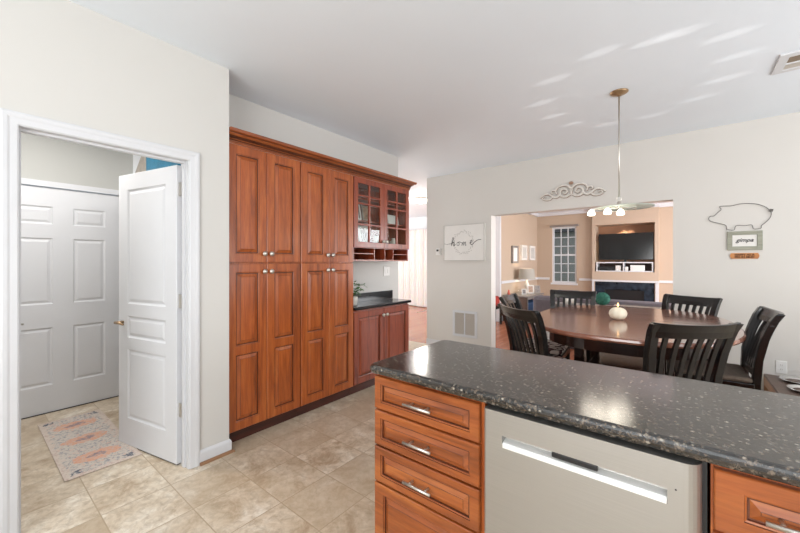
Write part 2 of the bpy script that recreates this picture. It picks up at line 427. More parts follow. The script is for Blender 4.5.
# ================================================================== THE SETTING
CH = 2.74                      # ceiling height
XL = -2.517                    # door wall face
BY = 4.80                      # dining back wall face
# floors
st('floor', MB().box(-4.6, -2.7, -.1, 3.1, 1.30, 0).box(-3.0, 1.30, -.1, 3.1, 4.84, 0).box(-8.1, 3.6, -.1, -3.0, 4.84, 0), 'tile')
st('floor', MB().box(-8.1, 4.84, -.1, 3.1, 10.6, 0), 'hardwood')
st('ceiling', MB().box(-8.1, -2.7, CH, 3.1, 10.9, CH+.1), 'ceiling')
# door wall: face X=-2.517, .115 thick, doorway Y .182..0.935, z 2.028
D0, D1, DZ = .172, .937, 2.03
st('wall_left', MB().box(XL-.115, -2.7, 0, XL, D0, CH).box(XL-.115, D1, 0, XL, 1.199, CH).box(XL-.115, D0, DZ, XL, D1, CH), 'wall')
# wall behind the cabinets, and its return into the foyer
st('wall_left', MB().box(-3.0, 1.199, 0, -2.885, 3.59, CH).box(-2.885, 1.10, 0, XL-.115, 1.199, CH), 'wall')
# rear and right kitchen walls with window openings
st('wall_rear', MB().box(-2.63, -2.7, 0, -1.2, -2.6, CH).box(2.4, -2.7, 0, 3.1, -2.6, CH).box(-1.2, -2.7, 0, 2.4, -2.6, .5).box(-1.2, -2.7, 2.4, 2.4, -2.6, CH), 'wall')
st('wall_right', MB().box(3.0, -2.6, 0, 3.1, .5, CH).box(3.0, 3.9, 0, 3.1, BY, CH).box(3.0, .5, 0, 3.1, 3.9, .5).box(3.0, .5, 2.4, 3.1, 3.9, CH), 'wall_dining')
def window(O, U, w, h, cols, rows, bars=.02, fr=.05, dep=.06):
    """window in plane (U, Z) at origin O"""
    O = Vector(O); U = Vector(U); W = U.cross(Vector((0, 0, 1)))
    b = MB()
    def bar(u0, v0, u1, v1, d0, d1):
        pts = [O+U*u+Vector((0, 0, v))+W*d for d in (d0, d1) for u, v in ((u0, v0), (u1, v0), (u1, v1), (u0, v1))]
        i = len(b.v); b.v.extend(tuple(p) for p in pts)
        b.f.extend(tuple(i+k for k in f) for f in ((0, 3, 2, 1), (4, 5, 6, 7), (0, 1, 5, 4), (1, 2, 6, 5), (2, 3, 7, 6), (3, 0, 4, 7)))
    h2 = dep/2
    bar(0, 0, w, fr, -h2, h2); bar(0, h-fr, w, h, -h2, h2); bar(0, fr, fr, h-fr, -h2, h2); bar(w-fr, fr, w, h-fr, -h2, h2)
    bar(fr, h/2-fr/2, w-fr, h/2+fr/2, -h2, h2)
    for c in range(1, cols):
        u = fr+(w-2*fr)*c/cols; bar(u-bars/2, fr, u+bars/2, h-fr, -h2*.4, h2*.4)
    for r_ in range(1, rows):
        v = fr+(h-2*fr)*r_/rows
        if abs(v-h/2) > .05: bar(fr, v-bars/2, w-fr, v+bars/2, -h2*.4, h2*.4)
    o = b.build('window_1', 'white', kind='structure')
    g = MB(); g.q([O+U*fr+Vector((0, 0, fr)), O+U*(w-fr)+Vector((0, 0, fr)), O+U*(w-fr)+Vector((0, 0, h-fr)), O+U*fr+Vector((0, 0, h-fr))])
    g.build('glass_pane', 'glass', o)
    return o
for k in range(2): window((-1.2+1.8*k, -2.65, .5), (1, 0, 0), 1.8, 1.9, 2, 2).name = 'window_%d' % (k+1)
for k in range(2): window((3.05, .5+1.7*k, .5), (0, 1, 0), 1.7, 1.9, 2, 2).name = 'window_%d' % (k+3)
# dining back wall with the wide opening to the living room
OX0, OX1, OZ = -2.125, -.046, 2.036
BT = .15
st('wall_back', MB().box(-3.25, BY, 0, OX0, BY+BT, CH).box(OX1, BY, 0, 3.1, BY+BT, CH).box(OX0, BY, OZ, OX1, BY+BT, CH), 'wall_dining')
# opening to the foyer beyond the cabinets: side walls of foyer
st('wall_left', MB().box(-8.1, 3.6, 0, -8.0, 8.9, CH).box(-8.0, 3.5, 0, -3.0, 3.59, CH), 'wall_foyer')
st('wall_back', MB().box(-8.0, 8.8, 0, -6.9, 8.9, CH).box(-5.4, 8.8, 0, -3.31, 8.9, CH).box(-6.9, 8.8, 0, -5.4, 8.9, .15).box(-6.9, 8.8, 2.2, -5.4, 8.9, CH), 'wall_foyer')
window((-6.9, 8.85, .15), (1, 0, 0), 1.5, 2.05, 3, 4).name = 'window_5'
# living room
LX, LY = -3.2, 10.4
st('wall_left', MB().box(LX-.1, 7.72, 0, LX, LY, CH), 'wall_living')
st('trim_1', MB().box(LX-.11, 7.66, 0, LX+.015, 7.74, CH), 'white')
WX0, WX1, WZ0, WZ1 = -2.79, -2.16, .78, 2.33
NX0, NX1, NZ0, NZ1 = -1.70, -.44, 1.115, 2.31
BX0, BX1 = -1.76, -.36
st('wall_back', MB().box(-3.3, LY, 0, WX0, LY+.15, CH).box(WX1, LY, 0, BX0, LY+.15, CH).box(BX1, LY, 0, 3.1, LY+.15, CH)
   .box(WX0, LY, 0, WX1, LY+.15, WZ0).box(WX0, LY, WZ1, WX1, LY+.15, CH), 'wall_living')
# chimney breast with niche and firebox surround recess
BF = LY-.14
st('wall_chimney', MB().box(BX0, BF, 0, NX0, LY+.5, CH).box(NX1, BF, 0, BX1, LY+.5, CH).box(NX0, BF, NZ1, NX1, LY+.5, CH)
   .box(NX0, BF, .90, NX1, LY+.5, NZ0).box(NX0, BF+.1, 0, NX1, LY+.5, .90), 'wall_living')
st('wall_niche', MB().box(NX0, LY+.38, NZ0, NX1, LY+.5, NZ1), 'nichewood')
st('wall_right', MB().box(3.0, BY+BT, 0, 3.1, 5.8, CH).box(3.0, 9.4, 0, 3.1, LY+.15, CH).box(3.0, 5.8, 0, 3.1, 9.4, .5).box(3.0, 5.8, 2.4, 3.1, 9.4, CH), 'wall_living')
for k in range(2): window((3.05, 5.8+1.8*k, .5), (0, 1, 0), 1.8, 1.9, 2, 2).name = 'window_%d' % (k+6)
window((WX0, LY+.06, WZ0), (1, 0, 0), WX1-WX0, WZ1-WZ0, 3, 6, .022, .045).name = 'window_8'
st('trim_2', MB().box(WX0-.03, LY-.03, WZ0-.05, WX1+.03, LY-.001, WZ0), 'white')
st('trim_3', MB().box(WX0-.05, LY-.05, WZ1, WX1+.05, LY-.001, WZ1+.05), 'silverwood')   # blind head rail
# crown strip under the living room ceiling
st('trim_12', MB().box(LX, LY-.07, 2.66, BX0, LY, CH).box(BX0-.02, BF-.06, 2.66, BX1+.02, BF, CH).box(BX1, LY-.07, 2.66, 2.95, LY, CH).box(LX, 7.74, 2.66, LX+.07, LY-.07, CH), 'white')
# chair rail
st('trim_4', MB().box(LX, 7.74, .86, LX+.03, LY-.03, .92).box(LX, LY-.03, .86, WX0-.07, LY, .92).box(WX1+.07, LY-.03, .86, BX0, LY, .92)
   .box(BX0, BF-.04, .862, BX1, BF, .905).box(BX1, LY-.03, .86, 2.9, LY, .92), 'white')
st('trim_5', MB().box(BX0, BF-.02, 0, NX0-.015, BF, .862).box(NX1+.015, BF-.02, 0, BX1, BF, .862), 'white')
st('baseboard_back', MB().box(LX, LY-.015, 0, BX0, LY, .12).box(BX1, LY-.015, 0, 2.9, LY, .12).box(LX, 7.74, 0, LX+.015, LY-.015, .12), 'white')
st('baseboard_back', MB().box(-3.25, BY-.015, 0, OX0, BY, .10).box(OX1, BY-.015, 0, 2.95, BY, .10), 'white')
# hall behind the door wall
HX = -4.44
st('wall_hall', MB().box(HX-.1, -1.2, 0, HX, .14, CH).box(HX-.1, 1.02, 0, HX, 1.12, CH).box(HX-.1, .14, 2.04, HX, 1.02, CH), 'wall_hall')
st('wall_hall', MB().box(HX-1.3, 1.12, 0, HX, 1.2, CH).box(HX-1.3, 2.6, 0, -3.0, 2.7, CH).box(HX-1.4, 1.12, 0, HX-1.3, 2.7, CH).box(HX, -1.3, 0, XL-.115, -1.2, CH), 'wall_foyer')
st('floor', MB().box(HX-1.3, 1.30, -.1, -3.0, 2.7, 0).box(HX-1.3, 1.15, -.1, HX-.16, 1.30, 0), 'tile')
st('trim_6', MB().box(HX, .08, 2.035, HX+.018, 1.07, 2.085).box(HX, 1.025, 0, HX+.018, 1.07, 2.035).box(HX, .08, 0, HX+.018, .135, 2.035), 'white')

# casing of the doorway: stepped colonial profile with mitred corners
def casing(name, X, y0, y1, ztop, wd=.062):
    prof = [(0, .0), (0, .008), (.006, .011), (.030, .012), (.038, .015), (.052, .016), (wd, .013), (wd, 0)]
    b = MB()
    rows = []
    for o_, d in prof:
        rows.append([(X+d, y0-o_, 0), (X+d, y0-o_, ztop+o_), (X+d, y1+o_, ztop+o_), (X+d, y1+o_, 0)])
    for a in range(len(rows)-1):
        for k in range(3): b.q([rows[a][k], rows[a][k+1], rows[a+1][k+1], rows[a+1][k]])
    b.q([r_[0] for r_ in rows]); b.q([r_[3] for r_ in rows])
    return st(name, b, 'white', merge=True)
casing('trim_7', XL, D0+.006, D1-.006+.006, DZ-.004)
# jamb lining + stop
st('trim_8', MB().box(XL-.12, D0, 0, XL+.002, D0+.006, DZ).box(XL-.12, D1-.006, 0, XL+.002, D1, DZ).box(XL-.12, D0+.006, DZ-.006, XL+.002, D1-.006, DZ)
   .box(XL-.075, D0+.006, 0, XL-.04, D0+.017, DZ-.006).box(XL-.075, D1-.017, 0, XL-.04, D1-.006, DZ-.006).box(XL-.075, D0+.017, DZ-.018, XL-.04, D1-.017, DZ-.006), 'white')
# baseboard on the end of the door wall + oak shoe
prof = [(0, 0), (.013, 0), (.013, .056), (.010, .066), (.004, .074), (0, .076)]
b = MB()
def run(b, prof, path, glaze=()):
    """sweep (offset outward, z) along path of (x, y, nx, ny) corner points"""
    R = [[(x+nx*o_, y+ny*o_, z) for (x, y, nx, ny) in path] for o_, z in prof]
    n = len(prof)
    for a in range(n):
        A, B = R[a], R[(a+1) % n]; n0 = len(b.f)
        for k in range(len(path)-1): b.q([A[k], A[k+1], B[k+1], B[k]])
        if a in glaze: b.g.update(range(n0, len(b.f)))
    b.q([R[a][0] for a in range(n)]); b.q([R[a][-1] for a in range(n)])
run(b, [(o_, z+.018) for o_, z in prof], [(XL, D1+.06, 1, 0), (XL, 1.199, 1, 1), (XL-.046, 1.199, 0, 1)])
st('baseboard_left', b, 'white', merge=True)
b = MB(); run(b, [(0, 0), (.030, 0), (.028, .010), (.020, .018), (0, .018)], [(XL, D1+.06, 1, 0), (XL, 1.199, 1, 1), (XL-.046, 1.199, 0, 1)])
st('trim_9', b, 'oak', merge=True)

RP = [(.0, -.006), (.004, -.0085), (.010, -.0085), (.014, -.006), (.034, -.001), (.036, .0)]
def rings(t, sc=1.0, low=-.009):
    return [(.001, t-.003), (.007*sc, t-.005), (.009*sc, t+low), (.014*sc, t+low), (.036*sc, t-.0015), (.038*sc, t-.0003)]

# doors of the hall ------------------------------------------------
def paneled_door(name, w, h, t, opens, parent=None, mat='whitedoor', O=(0, 0, 0), U=(0, 1, 0), W=(1, 0, 0), both=False):
    b = MB(); b.panel(O, U, (0, 0, 1), W, w, h, t, opens, [(.004, t-.004), (.012, t-.008), (.018, t-.008), (.036, t-.002)])
    if both:
        O2 = Vector(O)+Vector(U)*w; b.panel(O2, -Vector(U), (0, 0, 1), -Vector(W), w, h, t*.05+.002, [(w-o[2], o[1], w-o[0], o[3]) for o in opens], [(.004, -.002), (.018, -.004), (.036, 0)])
    return b.build(name, mat, parent)
# far six-panel door
fd = thing('hall_door', 'closed white six-panel door at the far side of the hall', 'door', (HX-.035, .145, 0)); fd['kind'] = 'structure'; fd.name = 'door_1'
for k_ in ('label', 'category'): del fd[k_]
op = []
for (a, c_) in ((.13, .38), (.515, .75)):
    op += [(a, .25, c_, .77), (a, .98, c_, 1.575), (a, 1.70, c_, 1.86)]
paneled_door('door_leaf', .87, 2.03, .035, op, fd)
hb = MB().lathe([(.03, 0), (.03, .006), (.012, .010), (.011, .045)], (.035, .075, .83), 16, 'X').tube([(.075, .07, .83), (.078, .12, .832), (.075, .195, .825)], [.011, .010, .008])
hb.build('door_handle', 'nickel', fd, smooth=True)
st('trim_10', MB().box(HX+.003, .15, .001, HX+.006, 1.01, .008), 'rubber')
# open three-panel door
ang = math.atan2(-.155, -.70)        # direction of the leaf
od = thing('open_door', '', 'door', (-2.622, .915, .008)); od.name = 'door_2'; od['kind'] = 'structure'
for k_ in ('label', 'category'): del od[k_]
od.rotation_euler = (0, 0, ang)
# local +X along leaf from hinge; visible face is the -? side
op3 = [(.12, .20, .585, .71), (.12, .795, .585, .955), (.12, 1.045, .585, 1.885)]
b = MB(); w_, t_ = .705, .035
b.panel((w_, 0, 0), (-1, 0, 0), (0, 0, 1), (0, 1, 0), w_, 2.0, .0175, [(w_-o[2], o[1], w_-o[0], o[3]) for o in op3], [(.004, .0135), (.012, .0095), (.018, .0095), (.036, .0155)])
b.panel((0, 0, 0), (1, 0, 0), (0, 0, 1), (0, -1, 0), w_, 2.0, .0175, op3, [(.004, .0135), (.012, .0095), (.018, .0095), (.036, .0155)])
b.build('door_leaf', 'whitedoor', od)
MB().box(.002, -.012, .0005-.006, w_-.002, .012, .0).build('door_sweep', 'rubber', od)
for s_ in (1, -1):
    MB().lathe([(.028, 0), (.028, .005), (.012, .010), (.010, .045)], (w_-.065, .0175 if s_ > 0 else -.0175, .905), 16, 'Y' if s_ < 0 else 'Y').build('handle_rose', 'bronze', od, smooth=True) if s_ < 0 else None
    MB().tube([(w_-.065, s_*.018, .905), (w_-.065, s_*.062, .905)], .010).tube([(w_-.055, s_*.065, .905), (w_-.10, s_*.068, .907), (w_-.155, s_*.064, .900)], [.011, .010, .008]).build('door_handle', 'bronze', od, smooth=True)
for z in (.36, 1.09, 1.84):
    MB().box(-.024, -.026, z-.05, .014, -.018, z+.05).tube([(-.006, -.024, z-.047), (-.006, -.024, z+.047)], .0065, 10).box(-.03, .0, z-.045, -.001, .003, z+.045).build('hinge', 'nickel', od)
MB().tube([(-.004, -.024, 1.84+.05), (.03, -.045, 1.895), (.05, -.045, 1.895)], .004, 6).build('hinge_stop', 'chrome', od, smooth=True)
st('trim_11', MB().box(XL-.10, D1-.0075, .32, XL-.06, D1-.0055, .41).box(XL-.10, D1-.0075, 1.05, XL-.06, D1-.0055, 1.14).box(XL-.10, D1-.0075, 1.80, XL-.06, D1-.0055, 1.89), 'nickel')

# rug
b = MB(); n_ = 24
o = MB().box(-.6, -.2, 0, .6, .2, .008).build('hall_rug', 'rug', None, loc=(-3.56, .60, .001), bevel=.003)
o['label'] = 'small faded oriental runner rug with orange medallions on the hall floor'; o['category'] = 'rug'
# foil gift bag on a shelf high on the far side of the hall
sh = thing('shelving_unit', 'white shelving unit behind the open hall door', 'shelf', (-3.66, 1.21, 0))
for z in (.4, 1.0, 1.6, 2.06): MB().box(-.64, -.19, z, .64, .19, z+.02).build('shelf_board', 'white', sh)
for x in (-.655, .64): MB().box(x, -.19, 0, x+.015, .19, 2.08).build('side_panel', 'white', sh)
area('closet_lamp_light', (-3.9, 1.9, 2.66), (0, 0, 0), .3, .3, 10, (1, .97, .93))  # added light with no fixture, brightens the balloons in the closet
def foil(name, label, mat, pts, y0, y1, loc):
    b = MB(); n = len(pts)
    b.prism([(p[0], p[1]) for p in pts], y0, y1, lambda p: (p[0], p[2], p[1]))
    o = b.build(name, mat, None, bevel=.01); o.location = loc; o['label'] = label; o['category'] = 'balloon'; o['group'] = 'foil balloons in the closet'
    return o
foil('foil_balloon', 'silver foil balloon beside the teal one above the open white door', 'silverfoil', [(-.20, .15), (.02, .30), (.14, .27), (.16, .0), (-.02, .0)], -.03, .03, (-4.0, 1.10, 2.082))
foil('foil_balloon', 'shiny teal foil balloon showing above the open white door', 'teal', [(-.33, .0), (-.33, .27), (.04, .22), (.44, .07), (.42, .0)], -.04, .04, (-3.49, 1.10, 2.082))

# ================================================================== CABINETS ON THE LEFT
FX = -2.585                    # carcass face, doors add .02 -> -2.565
def knob(b, p, d=(1, 0, 0)):
    return b.lathe([(.007, 0), (.007, .012), (.013, .016), (.020, .022), (.020, .027), (.014, .033), (.001, .035)], p, 16, 'X')
def cab_door(parent, y0, y1, z0, z1, splits=(), knob_side=None, knob_z=None, mat='cherry', fr=.063):
    """door in cabinet-local coordinates, facing +X"""
    w_, h_ = y1-y0, z1-z0
    edges = [fr] + [v for s_ in splits for v in (s_-z0-fr/2, s_-z0+fr/2)] + [h_-fr]
    opens = [(fr, edges[2*k], w_-fr, edges[2*k+1]) for k in range(len(edges)//2)]
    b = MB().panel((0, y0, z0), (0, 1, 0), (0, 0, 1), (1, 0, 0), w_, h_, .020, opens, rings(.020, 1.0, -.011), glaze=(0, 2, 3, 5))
    o = b.build('door', mat, parent)
    if knob_side is not None:
        yk = y0+.028 if knob_side == 'L' else y1-.028
        k_ = knob(MB(), (.020, yk, knob_z)).build('knob', 'nickel', o, smooth=True)
    return o
def tall_cabinet(y0, y1, label):
    t = thing('pantry_cabinet', label, 'cabinet', (FX, 0, 0), 0, 'tall pantry cabinets')
    MB().box(-.295, y0+.0008, .10, 0, y1-.0008, 2.231).build('cabinet_body', 'cherry', t)
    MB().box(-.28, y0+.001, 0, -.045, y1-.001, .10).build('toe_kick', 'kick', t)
    ym = (y0+y1)/2; g = .0015
    for (a, c_, side) in ((y0+.004, ym-g, 'R'), (ym+g, y1-.004, 'L')):
        cab_door(t, a, c_, 1.358, 2.232, (), side, 1.425)
        cab_door(t, a, c_, .105, 1.346, (.70,), side, 1.285)
    return t
tall_cabinet(1.203, 1.842, 'tall cherry pantry cabinet with four doors, nearer one beside the doorway wall')
tall_cabinet(1.843, 2.474, 'tall cherry pantry cabinet with four doors, farther one next to glass cabinet')
# crown moulding over all of them
b = MB()
cp = [(.020, 0), (.023, .0), (.023, .014), (.027, .016), (.027, .021), (.024, .023), (.030, .030), (.034, .034), (.030, .040), (.046, .054), (.060, .064), (.060, .069), (.074, .070), (.084, .076), (.086, .096), (.02, .096)]
run(b, [(o_-.02, z+2.232) for o_, z in cp], [(FX+.02, 1.203, 1, 0), (FX+.02, 3.408, 1, 1), (-2.87, 3.408, 0, 1)], glaze=(2, 4, 5, 7, 8, 11))  # recess beads coloured dark to imitate their shadow lines
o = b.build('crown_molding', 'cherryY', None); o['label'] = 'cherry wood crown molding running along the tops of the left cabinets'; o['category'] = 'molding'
# glass hutch cabinet
g0, g1 = 2.478, 3.405
hc = thing('glass_cabinet', 'cherry wall cabinet with two glass mullion doors and open cubbies below', 'cabinet', (FX, 0, 0))
zb, zt, zc = 1.370, 2.231, 1.518
b = MB().box(-.295, g0, zb, 0, g0+.018, zt).box(-.295, g1-.018, zb, 0, g1, zt).box(-.295, g0+.018, zt-.018, 0, g1-.018, zt).box(-.295, g0+.018, zb, 0, g1-.018, zb+.015)
b.box(-.295, g0+.018, zc-.012, 0, g1-.018, zc+.006)
b.build('cabinet_body', 'redcherry', hc)
MB().box(-.295, g0+.018, zb+.015, -.287, g1-.018, zt-.018).build('back_panel', 'redcherry', hc)
for sz in (1.79, 2.02): MB().box(-.286, g0+.019, sz, -.03, g1-.019, sz+.014).build('shelf', 'redcherry', hc)
for yy in (2.80, 2.975, 3.12): MB().box(-.286, yy, zb+.015, -.002, yy+.011, zc-.012).build('cubby_divider', 'redcherry', hc)
MB().box(-.286, g0+.018, 1.444, -.002, 2.80, 1.452).build('cubby_shelf', 'redcherry', hc)
MB().box(-.286, 3.131, 1.444, -.002, g1-.018, 1.452).build('cubby_shelf', 'redcherry', hc)
ym = (g0+g1)/2
for (a, c_, side) in ((g0+.004, ym-.0015, 'R'), (ym+.0015, g1-.002, 'L')):
    w_ = c_-a; h_ = 2.232-1.512; fr = .055
    us = [fr, (w_)/2-.008, w_/2+.008, w_-fr]
    vs = [fr]
    hs = [.235, .095, .235-.01, .0]
    rows = [(fr, .245), (.259, .343), (.357, .548), (.562, h_-fr)]
    rows = [(fr, .232), (.246, .448), (.462, .53), (.544, h_-fr)]
    opens = [(us[0], r0, us[1], r1) for r0, r1 in rows]+[(us[2], r0, us[3], r1) for r0, r1 in rows]
    d_ = MB().panel((0, a, 1.512), (0, 1, 0), (0, 0, 1), (1, 0, 0), w_, h_, .020, opens, [(.003, .016)], hole=True).build('door', 'redcherry', hc)
    MB().box(.006, a+fr-.004, 1.512+fr-.004, .009, c_-fr+.004, 2.232-fr+.004).build('glass_pane', 'glass', d_)
    yk = a+.028 if side == 'L' else c_-.028
    knob(MB(), (.020, yk, 1.585)).build('knob', 'nickel', d_, smooth=True)
# base hutch
bc = thing('base_cabinet', 'low red cherry base cabinet with two doors under the small black counter', 'cabinet', (FX, 0, 0))
MB().box(-.295, 2.476, .10, 0, 3.40, .866).build('cabinet_body', 'redcherry', bc)
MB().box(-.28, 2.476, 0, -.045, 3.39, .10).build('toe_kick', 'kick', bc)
cab_door(bc, 2.482, 2.9385, .108, .848, (), 'R', .775, 'redcherry')
cab_door(bc, 2.9415, 3.397, .108, .848, (), 'L', .775, 'redcherry')
o = MB().box(-2.883, 2.477, .867, -2.545, 3.425, .899).build('countertop', 'blackgranite', None, bevel=.008)
o['label'] = 'small black granite countertop on the base cabinet below the glass cabinet'; o['category'] = 'countertop'
bs = MB().box(-2.883, 2.477, .9, -2.864, 3.45, 1.0).build('backsplash', 'blackgranite', o)
# crown fill board
# switch plate
def plate(name, label, X=None, Y=None, z=1.2, w_=.075, h_=.118, kind='switch', face='X', u=0, group=None):
    if face == 'X': t = thing(name, label, kind, (X, u, z)); t.rotation_euler = (0, 0, PI/2)
    else: t = thing(name, label, kind, (u, Y, z))
    # local: plate in XZ, facing -Y
    MB().panel((-w_/2, 0, -h_/2), (1, 0, 0), (0, 0, 1), (0, -1, 0), w_, h_, .006, [], []).build('cover_plate', 'plastic', t)
    return t
t = plate('wall_switch', 'white switch plate on the wall above the small black counter', X=-2.884, z=1.245, w_=.12, face='X', u=3.35, kind='switch')
for k_ in (-.025, .025): MB().box(k_-.012, -.010, -.025, k_+.012, -.006, .025).build('rocker', 'plastic', t, bevel=.002)
MB().box(-.061, -.0065, -.06, -.058, -.0045, .06).build('plate_edge', 'grille', t)
t = plate('wall_outlet', 'white outlet low on the right-hand wall above the pet feeder', Y=BY-.001, z=.373, u=.755, face='Y', kind='outlet')
for k_ in (-.02, .02): MB().lathe([(.016, 0), (.016, .002), (.001, .002)], (0, -.006, k_), 16, 'Y').build('socket', 'plastic', t)
for k_ in (-.02, .02): MB().box(-.007, -.0092, k_-.004, -.005, -.0081, k_+.006).box(.005, -.0092, k_-.004, .007, -.0081, k_+.006).build('socket_slot', 'slot', t)

# plant
pl = thing('potted_plant', 'small leafy green plant in a white pot on the small black counter', 'plant', (-2.69, 2.585, .9))
MB().lathe([(.036, 0), (.046, .01), (.052, .095), (.046, .10), (.042, .085)], n=20).build('pot', 'pot', pl, smooth=True)
b = MB()
for k in range(150):
    a = random.uniform(-.6, 1.25*PI); rr = random.uniform(.01, .145 if a < PI else .05); h = .12+random.uniform(0, .13)-rr*.25
    base = Vector((0, 0, .09)); tip = Vector((math.cos(a)*rr, math.sin(a)*rr, h))
    d = Vector((math.cos(a), math.sin(a), random.uniform(-.4, .8))).normalized(); sd = d.cross(Vector((0, 0, 1))).normalized()
    L = random.uniform(.025, .045)
    b.q([tip, tip+d*L*.4+sd*L*.32, tip+d*L, tip+d*L*.4-sd*L*.32])
b.build('foliage', 'leaf', pl)
b = MB()
for k in range(12):
    a = 2*PI*k/12; b.tube([(0, 0, .08), (math.cos(a)*.02, math.sin(a)*.02, .12), (math.cos(a)*.05, math.sin(a)*.05, .16)], .0015, 5)
b.build('stem', 'leaf', pl)

# items in the glass cabinet
def photo_frame(label, loc, w_, h_, rz=PI/2, fm='paper', pm='photo', lean=.18, group='picture frames in the glass cabinet', bw=.14):
    t = thing('picture_frame', label, 'picture frame', loc, rz, group)
    t.rotation_euler = (-lean, 0, rz)
    bw = bw*min(w_, h_)
    MB().panel((-w_/2, 0, 0), (1, 0, 0), (0, 0, 1), (0, -1, 0), w_, h_, .014, [(bw, bw, w_-bw, h_-bw)], [(.002, .010)]).build('frame', fm, t)
    MB().box(-w_/2+bw+.003, -.0115, bw+.003, w_/2-bw-.003, -.0102, h_-bw-.003).build('photograph', pm, t)
    return t
SX = -2.72
photo_frame('white picture frame leaning on the lower glass cabinet shelf, left door', (SX+.03, 2.765, 1.526), .17, .23, bw=.17)
photo_frame('small frame with a warm portrait on the middle glass cabinet shelf, left door', (SX+.02, 2.80, 1.806), .13, .18, pm='picture', fm='silverfoil')
photo_frame('tall narrow white frame at the left end of the middle cabinet shelf', (SX+.02, 2.685, 1.806), .06, .18, bw=.3)
photo_frame('white word block frame on the middle shelf behind the right glass door', (SX+.02, 3.26, 1.806), .20, .12, bw=.12, pm='paper')
def vase(label, loc, mat, prof, name='vase', cat='vase', group='ornaments in the glass cabinet'):
    t = MB().lathe(prof, n=20).build(name, mat, None, smooth=True); t.location = loc; t['label'] = label; t['category'] = cat; t['group'] = group
    return t
vase('white pitcher shape on the lower cabinet shelf beside the leaning frame', (SX+.05, 2.925, 1.525), 'pot', [(.03, 0), (.038, .04), (.024, .10), (.028, .13), (.02, .125)], 'pitcher', 'pitcher')
vase('squat pale jar on the lower shelf behind the right glass door', (SX+.04, 3.24, 1.525), 'pot', [(.03, 0), (.05, .04), (.042, .08), (.02, .10), (.022, .12)], 'jar', 'jar')
vase('small white bottle standing inside the third open cubby', (SX+.06, 3.03, 1.386), 'pot', [(.018, 0), (.02, .05), (.009, .065), (.009, .085)], 'bottle', 'bottle')

# ================================================================== ISLAND
IX0 = -1.045; FY = 1.150        # carcass face; drawer fronts add .02 toward -Y
is1 = thing('drawer_cabinet', 'cherry island cabinet with stacked drawers at left of the dishwasher', 'cabinet', (0, FY, 0))
MB().box(IX0, 0, .10, -.533, .56, .875).build('cabinet_body', 'cherry', is1)
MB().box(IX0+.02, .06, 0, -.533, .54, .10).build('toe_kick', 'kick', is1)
def pull(p, L, parent, mat='nickel'):
    x, y, z = p
    MB().tube([(x-L/2, y-.032, z), (x+L/2, y-.032, z)], .006, 12).tube([(x-L/2+.028, y, z), (x-L/2+.028, y-.032, z)], .005, 8).tube([(x+L/2-.028, y, z), (x+L/2-.028, y-.032, z)], .005, 8).build('pull_handle', mat, parent, smooth=True)
def drawer(parent, x0, x1, z0, z1, name='drawer', fr=.036, hx=None, hl=.13, mat='cherryX'):
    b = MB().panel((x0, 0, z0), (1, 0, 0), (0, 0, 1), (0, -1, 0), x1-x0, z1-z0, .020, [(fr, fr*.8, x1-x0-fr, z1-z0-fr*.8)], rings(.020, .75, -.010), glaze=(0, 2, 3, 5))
    o = b.build(name, mat, parent)
    if hx is not None: pull((hx, -.020, (z0+z1)/2), hl, o)
    return o
dx0, dx1 = IX0+.003, -.545
for (a, c_) in ((.724, .862), (.567, .715), (.408, .558)): drawer(is1, dx0, dx1, a, c_, hx=-.795)
drawer(is1, dx0, dx1, .108, .399, hx=None, fr=.05)
is2 = thing('sink_cabinet', 'cherry island cabinet at right of the dishwasher with bar pull', 'cabinet', (0, FY, 0))
MB().box(.062, 0, .10, .86, .56, .875).build('cabinet_body', 'cherry', is2)
MB().box(.062, .06, 0, .86, .54, .10).build('toe_kick', 'kick', is2)
drawer(is2, .067, .46, .715, .862, fr=.052, hx=.215, hl=.13)
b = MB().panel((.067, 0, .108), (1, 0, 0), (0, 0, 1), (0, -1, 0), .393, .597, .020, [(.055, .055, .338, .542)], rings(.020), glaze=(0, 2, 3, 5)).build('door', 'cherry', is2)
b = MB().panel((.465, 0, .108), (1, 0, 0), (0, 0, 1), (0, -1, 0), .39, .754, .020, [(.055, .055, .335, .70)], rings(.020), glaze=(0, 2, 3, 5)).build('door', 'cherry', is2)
# back panel of the island (facing the dining area)
# dishwasher
dw = thing('dishwasher', 'stainless steel dishwasher built into the island under the granite', 'dishwasher', (0, 1.105, 0))
MB().box(-.522, .045, .10, .056, .60, .868).build('tub_body', 'darkplastic', dw)
MB().box(-.505, .08, .0, .05, .12, .10).build('toe_kick', 'darkplastic', dw)
x0, x1, z0, z1 = -.517, .046, .105, .866
hx0, hx1, hz0, hz1 = -.452, -.022, .752, .792
b = MB()
rd = .036
# rounded right edge, small rounded left edge
def arc(cx, cy, r_, a0, a1, n=6): return [(cx+r_*math.cos(a0+(a1-a0)*k/n), cy+r_*math.sin(a0+(a1-a0)*k/n)) for k in range(n+1)]
L_ = [(x0, .04)] + arc(x0+.010, .010, .010, PI, 1.5*PI) ; R_ = arc(x1-rd, rd, rd, -PI/2, 0) + [(x1, .04)]
def strip(pts, za, zb):
    for k in range(len(pts)-1): b.q([(pts[k][0], pts[k][1], za), (pts[k+1][0], pts[k+1][1], za), (pts[k+1][0], pts[k+1][1], zb), (pts[k][0], pts[k][1], zb)])
strip(L_, z0, z1); strip(R_, z0, z1)
xa, xb = L_[-1][0], R_[0][0]
for (a, c_, e_, f_) in ((xa, xb, z0, hz0), (xa, xb, hz1, z1), (xa, hx0, hz0, hz1), (hx1, xb, hz0, hz1)):
    b.q([(a, 0, e_), (c_, 0, e_), (c_, 0, f_), (a, 0, f_)])
out = L_+R_
b.q([(x, y, z1) for x, y in out]); b.q([(x, y, z0) for x, y in out][::-1])
dd = b.build('front_door', 'steel', dw)
b = MB()
